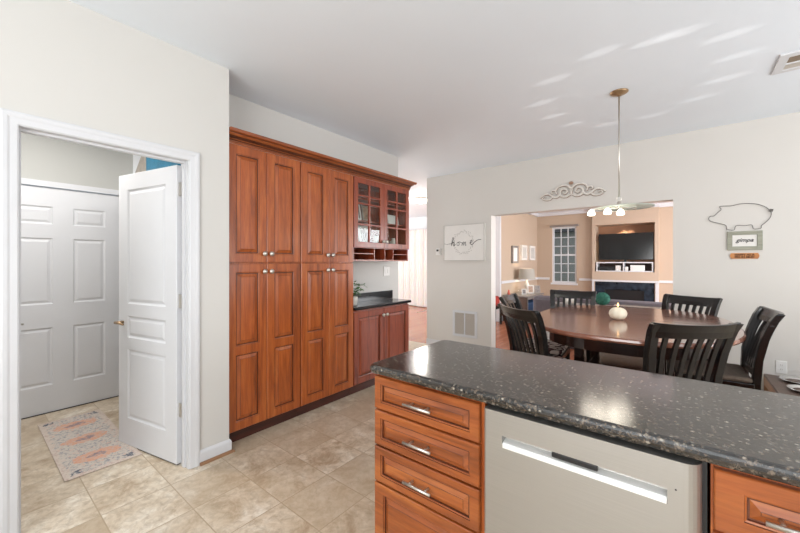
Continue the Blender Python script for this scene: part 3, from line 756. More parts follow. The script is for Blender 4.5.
b.q([(hx0, 0, hz1), (hx1, 0, hz1), (hx1, .028, hz1), (hx0, .028, hz1)]).q([(hx0, .028, hz0), (hx1, .028, hz0), (hx1, .028, hz1), (hx0, .028, hz1)])
b.q([(hx0, 0, hz0), (hx0, .028, hz0), (hx0, .028, hz1), (hx0, 0, hz1)]).q([(hx1, 0, hz0), (hx1, .028, hz0), (hx1, .028, hz1), (hx1, 0, hz1)])
b.build('handle_recess', 'steel', dd)
MB().prism([(0, hz0), (.028, hz0), (.028, hz0+.022), (.004, hz0+.016), (0, hz0+.012)], hx0+.001, hx1-.001, lambda p: (p[2], p[0], p[1])).build('handle_lip', 'steelbright', dd)
MB().box(-.298, -.0015, hz1-.016, -.176, .012, hz1-.001).build('control_badge', 'darkplastic', dd, bevel=.002, label='dark badge in the handle slot')
MB().lathe([(.0022, 0), (.0022, .001), (.0002, .001)], (-.005, 0, .795), 8, 'Y').build('sensor_dot', 'darkplastic', dd)
MB().lathe([(.005, 0), (.005, .008), (.0005, .009)], (-.524, .050, .70), 10, 'Y').build('bumper_knob', 'nickel', dw)
# countertop with eased ogee edge
b = MB()
ep = [(0, .876), (.010, .8765), (.016, .880), (.020, .887), (.022, .895), (.021, .903), (.018, .9095), (.013, .9135), (.006, .915)]
cx0, cx1, cy0, cy1 = -1.056, 2.2, 1.118, 1.735
def rr(off, z):
    r_ = .03; X0, X1, Y0, Y1 = cx0-off, cx1+off, cy0-off, cy1+off; pts = []
    for (cx, cy, a0) in ((X0+r_, Y0+r_, PI), (X1-r_, Y0+r_, 1.5*PI), (X1-r_, Y1-r_, 0), (X0+r_, Y1-r_, .5*PI)):
        for k in range(6): a = a0+k*PI/10; pts.append((cx+r_*math.cos(a), cy+r_*math.sin(a), z))
    return pts
R = [rr(o_-.012, z) for o_, z in ep]
for a in range(len(R)-1):
    n_ = len(R[a])
    for k in range(n_): b.q([R[a][k], R[a][(k+1) % n_], R[a+1][(k+1) % n_], R[a+1][k]])
b.q(R[-1]); b.q(R[0][::-1])
o = b.build('granite_countertop', 'granite', None, merge=True); o['label'] = 'long speckled black granite countertop on top of the cherry island'; o['category'] = 'countertop'
# rest of the island run out of view on the right
o = MB().box(.865, FY, 0, 2.15, FY+.56, .875).build('end_cabinet', 'cherry', None); o['label'] = 'plain cherry end cabinet under the far right of the granite counter'; o['category'] = 'cabinet'

# ================================================================== WALL DECOR ON THE DINING WALL
YW = BY-.001
# canvas
sg = thing('canvas_sign', 'white canvas on the dining wall with the word home inside a leafy wreath', 'sign', (-2.558, YW, 1.656))
MB().box(-.345, -.035, -.278, .345, 0, .278).build('canvas', 'paper', sg, bevel=.004)
b = MB()
for (a, c_, e_, f_) in ((-.345, -.278, .345, -.268), (-.345, .268, .345, .278), (-.345, -.268, -.335, .268), (.335, -.268, .345, .268)): b.box(a, -.042, c_, e_, -.035, f_)
b.build('frame_edge', 'pencil', sg)
b = MB()
for k in range(64):
    a = 2*PI*k/64+random.uniform(-.03, .03); r_ = .165+random.uniform(-.012, .012)
    c_ = Vector((math.cos(a)*r_-.005, -.0362, math.sin(a)*r_*1.02)); t_ = Vector((-math.sin(a), 0, math.cos(a))); n_ = Vector((math.cos(a), 0, math.sin(a)))
    d = (t_+n_*random.choice((-.8, .8))).normalized(); s_ = Vector((-d.z, 0, d.x)); L = .030
    b.q([c_, c_+d*L*.5+s_*L*.24, c_+d*L, c_+d*L*.5-s_*L*.24])
b.build('wreath_print', 'pencil', sg)
def stroke(b, pts, x, z, s_, r_=.0034, y=-.0375):
    b.tube([(x+p[0]*s_, y, z+p[1]*s_) for p in catmull([(q_[0], q_[1], 0) for q_ in pts], 5)], r_, 6, ((0, 1, 0), .25))
b = MB(); s_ = .056
stroke(b, [(-1.0, .1), (-.3, .2), (.2, .9), (.35, 1.7), (.1, 1.75), (-.1, .8), (-.3, -.5)], -.19, -.02, s_)
stroke(b, [(-.25, -.3), (.1, .4), (.45, .55), (.5, .1), (.4, -.4), (.6, -.45), (.95, .0)], -.19, -.02, s_, .005)
stroke(b, [(.5, .5), (.1, .45), (-.1, 0), (.1, -.4), (.5, -.3), (.6, .1), (.45, .5), (.8, .55), (1.2, .35)], -.105, -.02, s_)
stroke(b, [(-.1, .4), (.0, .0), (-.1, -.5), (.2, .3), (.45, .5), (.5, .1), (.42, -.45), (.7, .3), (.95, .5), (1.02, .1), (.95, -.45), (1.3, -.3)], -.02, -.02, s_)
stroke(b, [(-.2, .0), (.3, .15), (.55, .5), (.3, .75), (.05, .3), (.15, -.3), (.6, -.45), (1.3, .2), (2.3, .75), (3.2, .8)], .115, -.01, s_, .004)
stroke(b, [(-2.6, .2), (-1.7, .0), (-.9, .15)], -.19, -.02, s_, .002)
b.build('lettering', 'ink', sg, smooth=True)
# thermostat
t = thing('thermostat', 'small white thermostat on the wall left of the home canvas', 'thermostat', (-3.02, YW, 1.525))
MB().box(-.045, -.022, -.055, .045, 0, .055).build('housing', 'plastic', t, bevel=.006)
MB().box(-.03, -.0235, .005, .01, -.022, .035).build('display', 'ink', t)
MB().box(.022, -.0245, -.035, .034, -.022, .04).build('lever_slot', 'grille', t)
# return air grille
t = thing('air_return_grille', 'white two-panel return air grille low on the dining wall', 'vent', (-2.553, YW, .415))
MB().panel((-.205, 0, -.20), (1, 0, 0), (0, 0, 1), (0, -1, 0), .41, .40, .014, [(.035, .035, .197, .365), (.213, .035, .375, .365)], [(.004, .006)], hole=True).build('grille_frame', 'white', t)
MB().box(-.19, -.003, -.185, .19, -.001, .185).build('backing', 'slot', t)
b = MB()
for k in range(22):
    z = -.16+k*.0152
    for a, c_ in ((-.168, -.012), (.012, .168)): b.q([(a, -.011, z), (c_, -.011, z), (c_, -.004, z+.011), (a, -.004, z+.011)])
b.build('louvers', 'grille', t)
# scroll decor
t = thing('scroll_wall_decor', 'carved white scroll ornament with brown flower above the opening', 'wall decor', (-1.055, YW-.012, 2.235))
def mir(p): return [(-x, z) for x, z in p]
half = [
    ([(.02, -.02), (.06, -.045), (.115, -.035), (.135, .01), (.105, .05), (.06, .045), (.05, .01), (.075, -.008), (.095, .008)], .013),
    ([(.0, .045), (.045, .09), (.11, .10), (.165, .075), (.185, .03), (.17, .0)], .012),
    ([(.135, -.01), (.17, -.04), (.22, -.03), (.26, .005), (.31, .01), (.35, -.01), (.375, -.03)], .012),
    ([(.22, -.03), (.25, -.06), (.30, -.065), (.345, -.045), (.33, -.02), (.30, -.03)], .009),
    ([(.19, .045), (.225, .05), (.24, .02), (.215, .012)], .008),
    ([(.0, -.03), (.0, .0), (.015, .04)], .012)]
bw_, be = MB(), MB()
for side in (1, -1):
    for pts, r_ in half:
        P = [(side*x, 0, z) for x, z in pts]; P = catmull(P, 5)
        n_ = len(P); rs = [1.25*r_*(1-.5*(k/(n_-1))) for k in range(n_)]
        bw_.tube([(p[0], -.006, p[2]) for p in P], rs, 8, ((0, 1, 0), .6))
        be.tube([(p[0], .004, p[2]-.002) for p in P], [q_+.002 for q_ in rs], 8, ((0, 1, 0), .4))
bw_.build('scrollwork', 'scroll', t, smooth=True); be.build('scroll_backing', 'scrolledge', t, smooth=True)
b = MB()
for k in range(6):
    a = 2*PI*k/6; b.ball((math.cos(a)*.017, -.01, .118+math.sin(a)*.012), .011, 10)
b.ball((0, -.016, .118), .010, 10); b.build('flower', 'flower', t, smooth=True)
# pig wire
pg = [(725, 237.5), (726, 229), (725.5, 225.5), (719, 223.5), (711, 221.5), (708.6, 219), (710, 216.6), (714, 216), (718, 212.5), (721, 209.5), (719.5, 207), (723, 206.3), (731, 206), (742, 203.8), (755, 204), (764, 206.5), (769, 210), (771, 214), (769, 219), (764, 223.5), (761, 226), (760.5, 228.3), (753.5, 229), (751.5, 225), (745, 225.7), (736, 225.8), (734, 230), (729, 230), (726.5, 229)]
F_, YA, HY_ = 350, math.radians(38.5), 262
def onwall(px, py, Y):
    u_ = (px-400)/F_; dx_ = -math.sin(YA)+u_*math.cos(YA); dy_ = math.cos(YA)+u_*math.sin(YA); k = Y/dy_
    return (dx_*k, 1.36+(HY_-py)/F_*k)
pts = [onwall(x, y, BY) for x, y in pg[1:]]
pts[0] = onwall(726.5, 229.5, BY)
t = thing('pig_wall_decor', 'grey wire outline of a pig hanging on the wall above small sign', 'wall decor', (.5, YW-.012, 1.80))
P = catmull([(x-.5, 0, z-1.80) for x, z in pts], 4, closed=True)
MB().tube(P, .003, 6, closed=True).build('wire_outline', 'wire', t, smooth=True)
tx, tz = onwall(770, 211, BY)
MB().tube(catmull([(tx-.5, -.004, tz-1.8), (tx-.5+.015, -.01, tz-1.8+.012), (tx-.5+.008, -.01, tz-1.8-.010), (tx-.5-.01, -.01, tz-1.8), (tx-.5+.006, -.01, tz-1.8+.016)], 5), .0045, 6).build('curly_tail', 'wire', t, smooth=True)
t = thing('framed_sign', 'grey wood framed white sign with black script under the pig', 'sign', (.507, YW, 1.570))
MB().panel((-.125, 0, -.093), (1, 0, 0), (0, 0, 1), (0, -1, 0), .25, .186, .018, [(.036, .034, .214, .152)], [(.002, .008)]).build('frame', 'greyframe', t)
MB().box(-.086, -.0095, -.056, .086, -.0082, .056).build('card', 'paper', t)
text_mesh('gimpa', 'lettering', 'ink', t, (0, -.0105, .004), .052, shear=.35, bold=.0008)
t = thing('wood_plaque', 'small honey wood plaque with burnt lettering under the framed sign', 'sign', (.507, YW, 1.42))
MB().prism([(-.105, 0), (-.095, -.028), (.095, -.028), (.105, 0), (.095, .028), (-.095, .028)], 0, .01, lambda p: (p[0], -p[2], p[1])).build('board', 'plaque', t)
text_mesh('HAPPY AS A', 'lettering', 'burn', t, (0, -.0115, .011), .026, bold=.0008)
text_mesh('PIG IN MUD', 'lettering', 'burn', t, (0, -.0115, -.012), .026, bold=.0008)

# ceiling vent
t = thing('ceiling_vent', 'rectangular white ceiling vent with dark slot at the right', 'vent', (.70, 3.55, CH-.001))
MB().panel((-.17, -.155, 0), (1, 0, 0), (0, 1, 0), (0, 0, -1), .42, .31, .012, [(.05, .055, .37, .165), (.05, .175, .37, .265)], [(.004, .004)]).build('vent_frame', 'white', t)
MB().box(-.115, -.095, -.0065, .195, .005, -.0045).build('louver_bank', 'slot', t, label='dark louver')
b = MB()
for k in range(7): b.box(-.115, .028+k*.012, -.0075, .195, .034+k*.012, -.0045)
b.build('louvers', 'grille', t)

# ================================================================== PENDANT
PX, PY = -.377, 3.33
t = thing('pendant_light', 'bronze pendant lamp with round glass disc hanging over the dining table', 'pendant lamp', (PX, PY, 1.80))
MB().lathe([(.066, .939), (.066, .933), (.05, .922), (.015, .912), (.010, .905)], n=28).build('ceiling_canopy', 'bronze', t, smooth=True)
MB().tube([(0, 0, .91), (0, 0, .09)], .0055, 10).build('rod', 'nickel', t, smooth=True)
MB().tube([(0, 0, .10), (.014, 0, .085), (.016, 0, .065), (0, 0, .05), (-.016, 0, .065), (-.014, 0, .085)], .004, 6, closed=True).lathe([(.012, .0), (.016, .02), (.012, .05)]).build('hanging_loop', 'nickel', t, smooth=True)
MB().lathe([(.01, .012), (.12, .006), (.205, .0), (.207, .004), (.12, .012), (.01, .018)], (.03, .025, 0), 40).build('glass_disc', 'greenglass', t, smooth=True)
MB().tube([(math.cos(a)*.115, math.sin(a)*.115, -.014) for a in [2*PI*k/28 for k in range(28)]], .004, 6, closed=True).build('metal_ring', 'nickel', t, smooth=True)
rt = Vector((math.cos(YA), math.sin(YA), 0)); fw = Vector((-math.sin(YA), math.cos(YA), 0))
for (a, c_) in ((-.215, .02), (-.135, -.07), (.0, -.02)):
    p = rt*a+fw*c_
    arm = MB().tube([(p.x*.4, p.y*.4, -.012), (p.x*.8, p.y*.8, -.006), (p.x, p.y, -.012)], .004, 6).build('lamp_arm', 'nickel', t, smooth=True)
    MB().lathe([(.008, -.012), (.018, -.020), (.030, -.045), (.026, -.060), (.001, -.064)], (p.x, p.y, 0), 20).build('bulb', 'bulb', arm, smooth=True)
    l = bpy.data.lights.new('bulb_light', 'POINT'); l.energy = 1.0; l.color = (1, .9, .75); l.shadow_soft_size = .08
    lo = bpy.data.objects.new('bulb_light', l); C.objects.link(lo); lo.location = (PX+p.x, PY+p.y, 1.80-.10)
# the lamp throws a ring of streaks up on the ceiling
for k, (sx_, sy_) in enumerate([(-.404, 2.624), (-.114, 2.689), (.008, 2.70), (.245, 2.914), (.321, 3.237), (.274, 3.581), (.126, 3.875), (-.192, 4.06), (-.555, 4.031), (-.837, 3.807), (-.92, 3.495), (-.93, 3.142), (-.747, 2.797)]):
    l = bpy.data.lights.new('lamp_uplight', 'SPOT'); l.energy = 6; l.spot_size = math.radians(8); l.spot_blend = 1.0; l.shadow_soft_size = .01; l.color = (1, .97, .92)
    lo = bpy.data.objects.new('lamp_uplight', l); C.objects.link(lo)
    src = Vector((PX+(sx_-PX)*.3, PY+(sy_-PY)*.3, 1.86)); lo.location = src
    d = Vector((sx_, sy_, CH))-src; zc_ = -d.normalized(); xc_ = Vector((1, -.05, 0)); xc_ = (xc_-zc_*xc_.dot(zc_)).normalized(); yc_ = zc_.cross(xc_)
    lo.rotation_euler = Matrix((xc_, yc_, zc_)).transposed().to_euler()
    lo.scale = (2.2, .8, 1)

# ================================================================== DINING TABLE
TX, TY, TZ = -.315, 3.285, .914
t = thing('dining_table', 'oval reddish brown wooden dining table on dark legs with lower shelf', 'table', (TX, TY, 0))
def oval(ax, ay, n=64, e_=2.5):
    P = []
    for k in range(n):
        a = 2*PI*k/n; c_, s_ = math.cos(a), math.sin(a)
        P.append((ax*abs(c_)**(2/e_)*(1 if c_ > 0 else -1), ay*abs(s_)**(2/e_)*(1 if s_ > 0 else -1)))
    return P
b = MB(); L = [oval(.650+d, .885+d) for d in (-.012, .0, .006, .004, -.003)]; Zs = [.882, .884, .895, .908, .914]
for a in range(4):
    for k in range(64): b.q([(*L[a][k], Zs[a]), (*L[a][(k+1) % 64], Zs[a]), (*L[a+1][(k+1) % 64], Zs[a+1]), (*L[a+1][k], Zs[a+1])])
b.q([(*p, Zs[4]) for p in L[4]]); b.q([(*p, Zs[0]) for p in L[0]][::-1])
b.build('tabletop', 'table', t, merge=True)
MB().box(-.60, -.0015, .9141, .60, .0015, .9146).build('leaf_seam', 'tableedge', t)
b = MB(); A_, B_ = oval(.585, .81), oval(.565, .79)
for k in range(64):
    k2 = (k+1) % 64
    b.q([(*A_[k], .80), (*A_[k2], .80), (*A_[k2], .882), (*A_[k], .882)]); b.q([(*B_[k], .80), (*B_[k2], .80), (*B_[k2], .882), (*B_[k], .882)][::-1]); b.q([(*A_[k], .80), (*B_[k], .80), (*B_[k2], .80), (*A_[k2], .80)])
b.build('apron', 'tableedge', t, merge=True)
for (x, y) in ((-.275, -.33), (.205, -.30), (.205, .32), (-.275, .32)):
    MB().box(x-.035, y-.035, 0, x+.035, y+.035, .882).build('leg', 'tableedge', t, bevel=.005)
MB().box(-.24, -.295, .545, .17, .285, .575).build('lower_shelf', 'tableedge', t, bevel=.004)
# pumpkin candle
t = thing('pumpkin_candle', 'small ivory pumpkin shaped candle on the dining table', 'candle', (-.366, 3.17, .915))
b = MB(); n_ = 48; prof = [(k/12) for k in range(13)]
i0 = 0
for k in range(13):
    ph = PI*k/12
    for j in range(n_):
        a = 2*PI*j/n_; rib = 1-.07*abs(math.cos(a*4))**3; r_ = (.062*math.sin(ph)**.8+.0005)*rib
        b.v.append((r_*math.cos(a), r_*math.sin(a), .047-.047*math.cos(ph)))
for k in range(12):
    for j in range(n_): b.f.append((k*n_+j, k*n_+(j+1) % n_, (k+1)*n_+(j+1) % n_, (k+1)*n_+j))
b.build('pumpkin', 'pumpkin', t, smooth=True)
MB().lathe([(.001, 0), (.007, .008), (.005, .020), (.0005, .034)], (0, 0, .098), 10).build('flame', 'flame', t, smooth=True)
MB().tube([(0, 0, .09), (0, 0, .10)], .001, 5).build('wick', 'ink', t)

# ================================================================== CHAIRS
def make_chair(label, seat_mat='damask'):
    t = thing('dining_chair', label, 'chair', (0, 0, 0), 0, 'dark slat-back dining chairs around the table')
    # chair faces +Y, back posts at -Y
    wt, wb = .206, .158
    pathz = [(0.0, -.235), (.30, -.20), (.60, -.195), (.75, -.203), (.90, -.230), (1.0, -.266), (1.045, -.292)]
    def yb(z):
        for (a, ya), (c_, yc) in zip(pathz, pathz[1:]):
            if z <= c_: return ya+(yc-ya)*(z-a)/(c_-a)
        return pathz[-1][1]
    def sweep(b, pts, hw, hd):
        """rect section: half width hw (x), half depth hd (y), along mostly-z points"""
        i0 = len(b.v)
        for (x, y, z) in pts: b.v += [(x-hw, y-hd, z), (x+hw, y-hd, z), (x+hw, y+hd, z), (x-hw, y+hd, z)]
        n = len(pts)
        for k in range(n-1):
            for j in range(4): b.f.append((i0+4*k+j, i0+4*k+(j+1) % 4, i0+4*k+4+(j+1) % 4, i0+4*k+4+j))
        b.f.append((i0+3, i0+2, i0+1, i0)); b.f.append(tuple(i0+4*(n-1)+j for j in range(4)))
    zs = [0, .15, .30, .45, .60, .68, .75, .82, .88, .94, 1.0, 1.045]
    for s_ in (-1, 1):
        b = MB(); sweep(b, [(s_*(wb+(wt-wb)*max(0, (z-.5)/.545)), yb(z), z) for z in zs], .023, .020); b.build('back_post', 'black', t, bevel=.004)
        b = MB(); b.box(s_*.185-.02, .165, 0, s_*.185+.02, .205, .585); b.build('leg', 'black', t, bevel=.003)
    # crest rail: horizontally curved
    b = MB(); nseg = 14; rows = []
    for k in range(nseg+1):
        u_ = -1+2*k/nseg; x = u_*(wt+.017); bow = -.038*(1-u_*u_); dip = -.010*(1-abs(u_)**3)
        rows.append([(x, yb(.965)+bow-.013, .965), (x, yb(.965)+bow+.013, .965), (x, yb(1.0)+bow+.013, 1.0), (x, yb(1.045)+bow+.013, 1.052+dip), (x, yb(1.045)+bow-.011, 1.052+dip), (x, yb(1.0)+bow-.013, 1.0)])
    for k in range(nseg):
        for j in range(6): b.q([rows[k][j], rows[k+1][j], rows[k+1][(j+1) % 6], rows[k][(j+1) % 6]])
    b.q(rows[0]); b.q(rows[-1][::-1]); b.build('crest_rail', 'black', t, merge=True, bevel=.004)
    MB().box(-.166, yb(.66)-.011, .63, .166, yb(.66)+.011, .675).build('lower_rail', 'black', t, bevel=.003)
    for k in range(6):
        u_ = -1+2*(k+1)/7
        b = MB(); P = []
        for z in (.67, .74, .81, .87, .92, .965):
            f_ = (z-.67)/.295; P.append((u_*(wb+(wt-wb)*max(0, (z-.5)/.545))*1.0, yb(z)-.038*(1-u_*u_)*f_, z))
        sweep(b, P, .0120, .007); b.build('slat', 'black', t)
    MB().box(-.20, -.185, .555, .20, .205, .60).build('seat_frame', 'black', t, bevel=.004)
    MB().box(-.195, -.18, .60, .195, .20, .632).build('seat_cushion', seat_mat, t, bevel=.014)
    for s_ in (-1, 1): MB().box(s_*.185-.01, -.19, .22, s_*.185+.01, .17, .25).build('side_stretcher', 'black', t)
    MB().box(-.17, .175, .28, .17, .198, .315).build('foot_rail', 'black', t, bevel=.003)
    return t
CR = .292
def place(t, cx, cy, f, label=None):
    f = Vector(f).normalized(); rz = math.atan2(-f[0], f[1])
    loc = (cx+f[0]*CR, cy+f[1]*CR, 0)
    if label is None: t.location = loc; t.rotation_euler = (0, 0, rz); return t
    return copy_tree(t, None, loc, rz, label)
c0 = make_chair('dark slat-back dining chair at front right of the table, nearest the granite counter')
place(c0, .072, 2.35, (-.62, .78))
place(c0, -.880, 2.405, (.60, .80), 'dark slat-back dining chair at front left table corner by the island end')
place(c0, -1.245, 3.19, (1, .08), 'dark slat-back dining chair half hidden behind the front left chair')
place(c0, -.905, 4.17, (.12, -.99), 'dark slat-back dining chair at the far left, with the sofa right behind it')
place(c0, .095, 4.18, (-.50, -.87), 'dark slat-back dining chair at far right end of table by the wall')
c1 = place(c0, .468, 3.27, (-1, -.05), 'glossy dark slat-back chair turned side-on at the right end of table')
for ch in bpy.data.objects:
    if ch.parent == c1 and ch.name.startswith('seat_cushion'):
        ch.data = ch.data.copy(); ch.data.materials.clear(); ch.data.materials.append(M['taupe']); ch['label'] = 'plain taupe cushion'

# pet feeder
t = thing('pet_feeder', 'raised wooden pet feeder with two steel bowls against the wall', 'pet feeder', (.635, 4.08, 0))
w_ = .40; d_ = .68
MB().box(0, 0, .275, w_, d_, .30).build('top_board', 'brownpanel', t, bevel=.004)
for (x, y) in ((.0, 0), (w_-.03, 0), (0, d_-.03), (w_-.03, d_-.03)): MB().box(x, y, 0, x+.03, y+.03, .275).build('leg', 'oak', t)
MB().box(0, .03, .20, .02, d_-.03, .275).build('side_apron', 'oak', t)
for k, y in enumerate((.49, .20)):
    bw = thing('pet_bowl', ['round steel pet bowl in the feeder, the one next to the wall', 'round steel pet bowl in the feeder, the one farther from the wall'][k], 'bowl', (.635+.19, 4.08+y, .301), 0, 'steel pet bowls')
    MB().lathe([(.001, -.0), (.085, .0), (.105, .018), (.118, .022), (.120, .026), (.108, .026), (.095, .012), (.08, .006), (.001, .006)], n=32).build('bowl_rim', 'chrome', bw, smooth=True)
    MB().lathe([(.001, .006), (.086, .006), (.086, .011), (.001, .013)], n=24).build('pet_food', 'brownpanel', bw, smooth=True)

# ================================================================== LIVING ROOM
# console table behind sofa
t = thing('sofa_table', 'narrow grey console table behind the sofa, beyond the dining table', 'table', (-1.0, 5.62, 0))
MB().box(-.50, -.14, .715, .85, .14, .745).build('tabletop', 'silverwood', t, bevel=.004)
for x in (-.47, .79): MB().box(x, -.12, 0, x+.04, -.08, .715).box(x, .08, 0, x+.04, .12, .715).build('leg', 'silverwood', t)
o = MB(); rnd = random.Random(3)
o.ball((0, 0, 0), .088, 24)
for k in range(700):
    a = rnd.uniform(0, 2*PI); c_ = rnd.uniform(-1, 1); s_ = math.sqrt(1-c_*c_)
    n_ = Vector((s_*math.cos(a), s_*math.sin(a), c_)); p = n_*.086; t1 = n_.orthogonal().normalized(); t1.rotate(Matrix.Rotation(rnd.uniform(0, 6), 3, n_)); t2 = n_.cross(t1)
    L = .013; o.q([p-t2*L*.4, p+n_*L*.9+t1*L*.8, p+t2*L*.4])
b_ = o.build('topiary_ball', 'topiary', None); b_.location = (-.825, 5.56, .848)
b_['label'] = 'round green topiary ball on the console behind the dining table'; b_['category'] = 'decoration'
t = thing('serving_tray', 'thin silver tray lying on the console beside the topiary ball', 'tray', (-.43, 5.60, .746))
MB().box(-.26, -.09, 0, .26, .09, .012).build('tray_base', 'silverfoil', t, bevel=.003)
MB().box(-.26, -.09, .012, .26, -.08, .024).box(-.26, .08, .012, .26, .09, .024).box(-.26, -.08, .012, -.25, .08, .024).box(.25, -.08, .012, .26, .08, .024).build('tray_rim', 'silverfoil', t)
for k, x in enumerate((-1.30, -1.20)):
    o = MB().lathe([(.022, 0), (.032, .01), (.036, .07), (.030, .068), (.026, .012), (.001, .01)], n=20).build('white_cup', 'pot', None, smooth=True)
    o.location = (x, 5.60, .746); o['category'] = 'cup'; o['group'] = 'white cups on the console'
    o['label'] = ['white cup on the console, the one farther from the topiary ball', 'white cup on the console, the one nearer the topiary ball'][k]
# sofa
t = thing('sofa', 'long blue grey upholstered sofa facing the fireplace', 'sofa', (-.75, 6.35, 0))
MB().box(-1.15, -.44, .0, 1.15, -.20, .80).build('back', 'sofa', t, bevel=.06)
MB().box(-1.1, -.20, .12, 1.1, .44, .40).build('base', 'sofa', t, bevel=.03)
for s_ in (-1, 1): MB().box(s_*1.15-(.22 if s_ > 0 else 0), -.20, .0, s_*1.15+(.22 if s_ < 0 else 0), .46, .62).build('arm', 'sofa', t, bevel=.06)
for k in range(3): MB().box(-.92+k*.615, -.19, .40, -.92+(k+1)*.615-.01, .43, .54).build('seat_cushion', 'sofa', t, bevel=.05)
for k in range(3): MB().box(-.92+k*.615, -.20, .54, -.92+(k+1)*.615-.01, -.04, .785).build('back_cushion', 'sofa', t, bevel=.06)
# armchair / chaise left of sofa
t = thing('upholstered_ottoman', 'light blue grey upholstered chair beside the window', 'armchair', (-2.05, 8.0, 0))
MB().box(-.35, -.4, .05, .4, .4, .42).build('seat', 'sofa', t, bevel=.07)
MB().box(-.10, .30, .40, .4, .42, .74).build('back', 'sofa', t, bevel=.05)
MB().box(.28, -.36, .40, .4, .30, .6).build('arm', 'sofa', t, bevel=.04)
# cabinet with lamp on left wall
t = thing('side_cabinet', 'silver and taupe console cabinet against the left living room wall', 'cabinet', (-3.17, 7.80, 0))
W2, D2, Hh = .56, 1.15, .60
MB().box(0, 0, .0, W2, .02, Hh-.02).box(0, D2-.02, 0, W2, D2, Hh-.02).box(0, .02, 0, .02, D2-.02, Hh-.02).build('side_panel', 'brownpanel', t)
MB().box(-.0, -.02, Hh-.03, W2+.02, D2+.02, Hh).build('top', 'silverwood', t, bevel=.004)
MB().box(W2-.02, .0, 0, W2+.005, .04, Hh-.03).box(W2-.02, D2-.04, 0, W2+.005, D2, Hh-.03).box(W2-.02, .04, Hh-.08, W2+.005, D2-.04, Hh-.03).box(W2-.02, .04, 0, W2+.005, D2-.04, .05).build('front_frame', 'silverwood', t)
MB().box(.05, .06, .05, W2-.08, D2-.06, .42).build('storage_basket', 'bluefabric', t, bevel=.03)
t = thing('table_lamp', 'table lamp with grey drum shade on the side cabinet', 'lamp', (-2.93, 8.72, .601))
MB().lathe([(.07, 0), (.075, .02), (.02, .05), (.05, .12), (.06, .18), (.03, .27), (.012, .32), (.012, .38)], n=24).build('lamp_base', 'pot', t, smooth=True)
b = MB(); n_ = 32
for k in range(n_):
    a, c_ = 2*PI*k/n_, 2*PI*(k+1)/n_
    for (r0, r1) in ((.20, .17), (.197, .167)): b.q([(r0*math.cos(a), r0*math.sin(a), .34), (r0*math.cos(c_), r0*math.sin(c_), .34), (r1*math.cos(c_), r1*math.sin(c_), .59), (r1*math.cos(a), r1*math.sin(a), .59)])
b.build('lamp_shade', 'lampshade', t, smooth=True)
l = bpy.data.lights.new('table_lamp_light', 'POINT'); l.energy = 5; l.color = (1, .82, .6); l.shadow_soft_size = .05
lo = bpy.data.objects.new('table_lamp_light', l); C.objects.link(lo); lo.location = (-2.93, 8.72, 1.08)
photo_frame('small silver photo frame standing on the side cabinet, farthest from the lamp', (-2.72, 8.86, .602), .14, .18, rz=.6, fm='silverwood', group='photo frames on the side cabinet')
photo_frame('white photo frame standing just right of the lamp base', (-2.78, 8.55, .602), .15, .2, rz=.6, group='photo frames on the side cabinet', pm='picture')
photo_frame('small white photo frame in front of the lamp on the side cabinet', (-2.82, 8.2, .602), .11, .13, rz=.6, group='photo frames on the side cabinet')
vase('small coral red figurine at the near end of the side cabinet', (-3.08, 7.93, .601), 'coral', [(.03, 0), (.035, .03), (.02, .07), (.024, .09), (.004, .12)], 'figurine', 'figurine', 'figurine')
for k in (0,): vase('clear stemmed glass on the side cabinet before the lamp', (-2.85, 7.98, .601), 'glass', [(.03, 0), (.03, .004), (.005, .01), (.004, .06), (.03, .09), (.032, .13)], 'wine_glass', 'glass', 'glass')
# wall pictures
lab = ['narrow framed picture on the left living room wall, nearest the viewer', 'white framed print in the middle of the left living room wall', 'white framed print on the left living room wall, nearest the corner']
for k, (a, c_, e_, f_) in enumerate(((8.38, 8.76, 1.33, 1.76), (9.02, 9.42, 1.41, 1.80), (9.66, 10.08, 1.41, 1.80))):
    t = thing('wall_picture', lab[k], 'picture', (LX+.001, a, e_), PI/2, 'pictures on the left living room wall')
    MB().panel((0, 0, 0), (1, 0, 0), (0, 0, 1), (0, -1, 0), c_-a, f_-e_, .05, [(.035, .035, c_-a-.035, f_-e_-.035)], [(.003, .035)]).build('frame', 'paper' if k else 'silverwood', t)
    MB().box(.05, -.0365, .05, c_-a-.05, -.0355, f_-e_-.05).build('print', 'paper' if k == 0 else 'pencil', t)
# TV niche shelf + TV
NF = BF+.02
t = thing('media_shelf', 'low white framed media shelf with two openings inside the niche', 'shelf', (NX0, NF, NZ0+.001))
Wn = NX1-NX0
b = MB().box(.03, 0, 0, Wn-.03, .34, .025).box(.03, 0, .215, Wn-.03, .34, .245).box(.03, 0, .025, .055, .34, .215).box(Wn-.055, 0, .025, Wn-.03, .34, .215).box(Wn/2-.012, 0, .025, Wn/2+.012, .34, .215)
b.build('shelf_frame', 'white', t, bevel=.002)
MB().box(.055, .33, .025, Wn-.055, .338, .215).build('back_panel', 'glaze', t)
def small(name, label, cat, mat, x0, x1, h, y0=.03, y1=.2, group='devices on the media shelf'):
    o = MB().box(0, 0, 0, x1-x0, y1-y0, h).build(name, mat, None, bevel=.006); o.location = (NX0+x0, NF+y0, NZ0+.027); o['label'] = label; o['category'] = cat; o['group'] = group; return o
small('cable_box', 'black cable box in the left opening of the media shelf', 'electronics', 'darkplastic', .09, .43, .10)
small('speaker_cube', 'white cube device right of the black cable box', 'electronics', 'plastic', .455, .57, .13)
small('router', 'small white round-cornered device just right of the shelf divider', 'electronics', 'plastic', .66, .72, .10)
small('game_console', 'wide white box in the right opening of the media shelf', 'electronics', 'plastic', .77, 1.06, .14)
tv = thing('television', 'large black flat television standing in the wall niche', 'television', (-1.05, NF+.14, NZ0+.248))
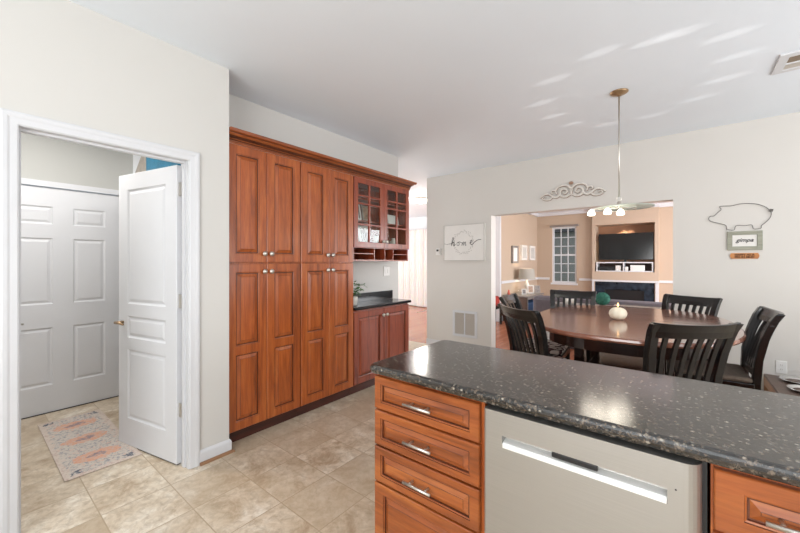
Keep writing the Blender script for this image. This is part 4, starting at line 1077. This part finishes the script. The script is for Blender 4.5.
MB().box(-.585, -.02, .05, .585, .02, .72).build('housing', 'tvframe', tv, bevel=.006)
MB().box(-.573, -.0225, .065, .573, -.0202, .708).build('screen', 'tv', tv)
MB().box(-.2, -.09, 0, .2, .09, .012).box(-.03, -.01, .012, .03, .01, .05).build('stand', 'tvframe', tv)
l = bpy.data.lights.new('niche_lamp', 'SPOT')
l.energy = 8; l.color = (1, .82, .62); l.spot_size = math.radians(120); l.shadow_soft_size = .03
lo = bpy.data.objects.new('niche_lamp', l); C.objects.link(lo); lo.location = (-1.07, LY+.2, NZ1-.02)
# fireplace
t = thing('fireplace', 'dark slate fireplace below the television niche', 'fireplace', (-1.07, BF+.04, 0))
hw = (NX1-NX0)/2-.003
MB().box(-hw, -.02, .0, -.42, .055, .858).box(.42, -.02, 0, hw, .055, .858).box(-.42, -.02, .66, .42, .055, .858).build('surround', 'slate', t, bevel=.003)
MB().box(-.42, .03, .0, .42, .055, .66).build('firebox', 'darkplastic', t)
MB().box(-.42, .0, .06, -.40, .02, .66).box(.40, 0, .06, .42, .02, .66).box(-.40, 0, .64, .40, .02, .66).box(-.40, 0, .06, .40, .02, .08).build('firebox_trim', 'tvframe', t)
# foyer: sheer curtains, red bag on black bench, ceiling light
def curtain(x0, x1, y, z0, z1, label):
    b = MB(); n_ = 60
    P = [(x0+(x1-x0)*k/n_, y+.03*math.sin(k*1.15)+.01*math.sin(k*.37)) for k in range(n_+1)]
    for k in range(n_): b.q([(*P[k], z0), (*P[k+1], z0), (*P[k+1], z1), (*P[k], z1)])
    t = thing('sheer_curtain', label, 'curtain', (0, 0, 0), 0, 'sheer foyer curtains')
    b.build('curtain_panel', 'sheer', t, smooth=True)
    MB().tube([(x0, y, z1), (x1, y, z1)], .012, 10).build('curtain_rod', 'white', t)
curtain(-7.0, -6.18, 8.70, .02, 2.35, 'white sheer curtain over the foyer window, its left half')
curtain(-6.22, -5.3, 8.62, .02, 2.35, 'white sheer curtain over the foyer window, its right half')
t = thing('flush_ceiling_light', 'round glowing ceiling light in the foyer past the cabinets', 'ceiling lamp', (-4.35, 6.2, CH-.001))
MB().lathe([(.17, 0), (.17, -.02), (.15, -.03)], n=32).build('lamp_base', 'nickel', t, smooth=True)
MB().lathe([(.155, -.02), (.15, -.06), (.10, -.10), (.001, -.115)], n=32).build('glass_bowl', 'bulb', t, smooth=True)
l = bpy.data.lights.new('ceiling_lamp_light', 'POINT'); l.energy = 22; l.color = (1, .95, .88); l.shadow_soft_size = .1
lo = bpy.data.objects.new('ceiling_lamp_light', l); C.objects.link(lo); lo.location = (-4.35, 6.2, CH-.22)
t = thing('entry_bench', 'low black bench seen through the opening at left', 'bench', (-3.30, 7.2, 0))
MB().box(-.35, -.2, .36, .3, .2, .42).build('seat', 'black', t, bevel=.006)
for (x, y) in ((-.33, -.18), (.24, -.18), (-.33, .14), (.24, .14)): MB().box(x, y, 0, x+.04, y+.04, .36).build('leg', 'black', t)
o = MB().box(-.3, -.13, 0, .27, .13, .2).build('red_cushion', 'red', None, bevel=.05); o.location = (-3.30, 7.2, .421)
o['label'] = 'dark red cushion on the black bench beyond the opening'; o['category'] = 'cushion'
# added lamp and light, out of view, to brighten the hall
l = area('hall_ceiling_lamp_light', (-3.55, .25, 2.66), (0, 0, 0), .35, .35, 22, (1, .97, .93))
t = thing('hall_ceiling_lamp', 'flat round white ceiling lamp inside the hall behind the doorway', 'ceiling lamp', (-3.55, .25, CH-.001))
MB().lathe([(.16, 0), (.16, -.03), (.14, -.05), (.001, -.055)], n=28).build('lamp_body', 'plastic', t, smooth=True)
# outdoors beyond living room window
st('ground', MB().box(-14, 10.6, -.4, 8, 22, -.3), 'grass')
t = thing('neighbor_house', 'grey sided neighbouring house seen through the living room window', 'house', (-4, 17, -.3))
MB().box(-5, 0, 0, 5, 3, 3.0).build('house_wall', 'siding', t)
MB().prism([(-.3, 0), (3.3, 0), (1.5, 1.6)], -5.2, 5.2, lambda p: (p[2], p[0], p[1]+3.0)).build('roof', 'ink', t)
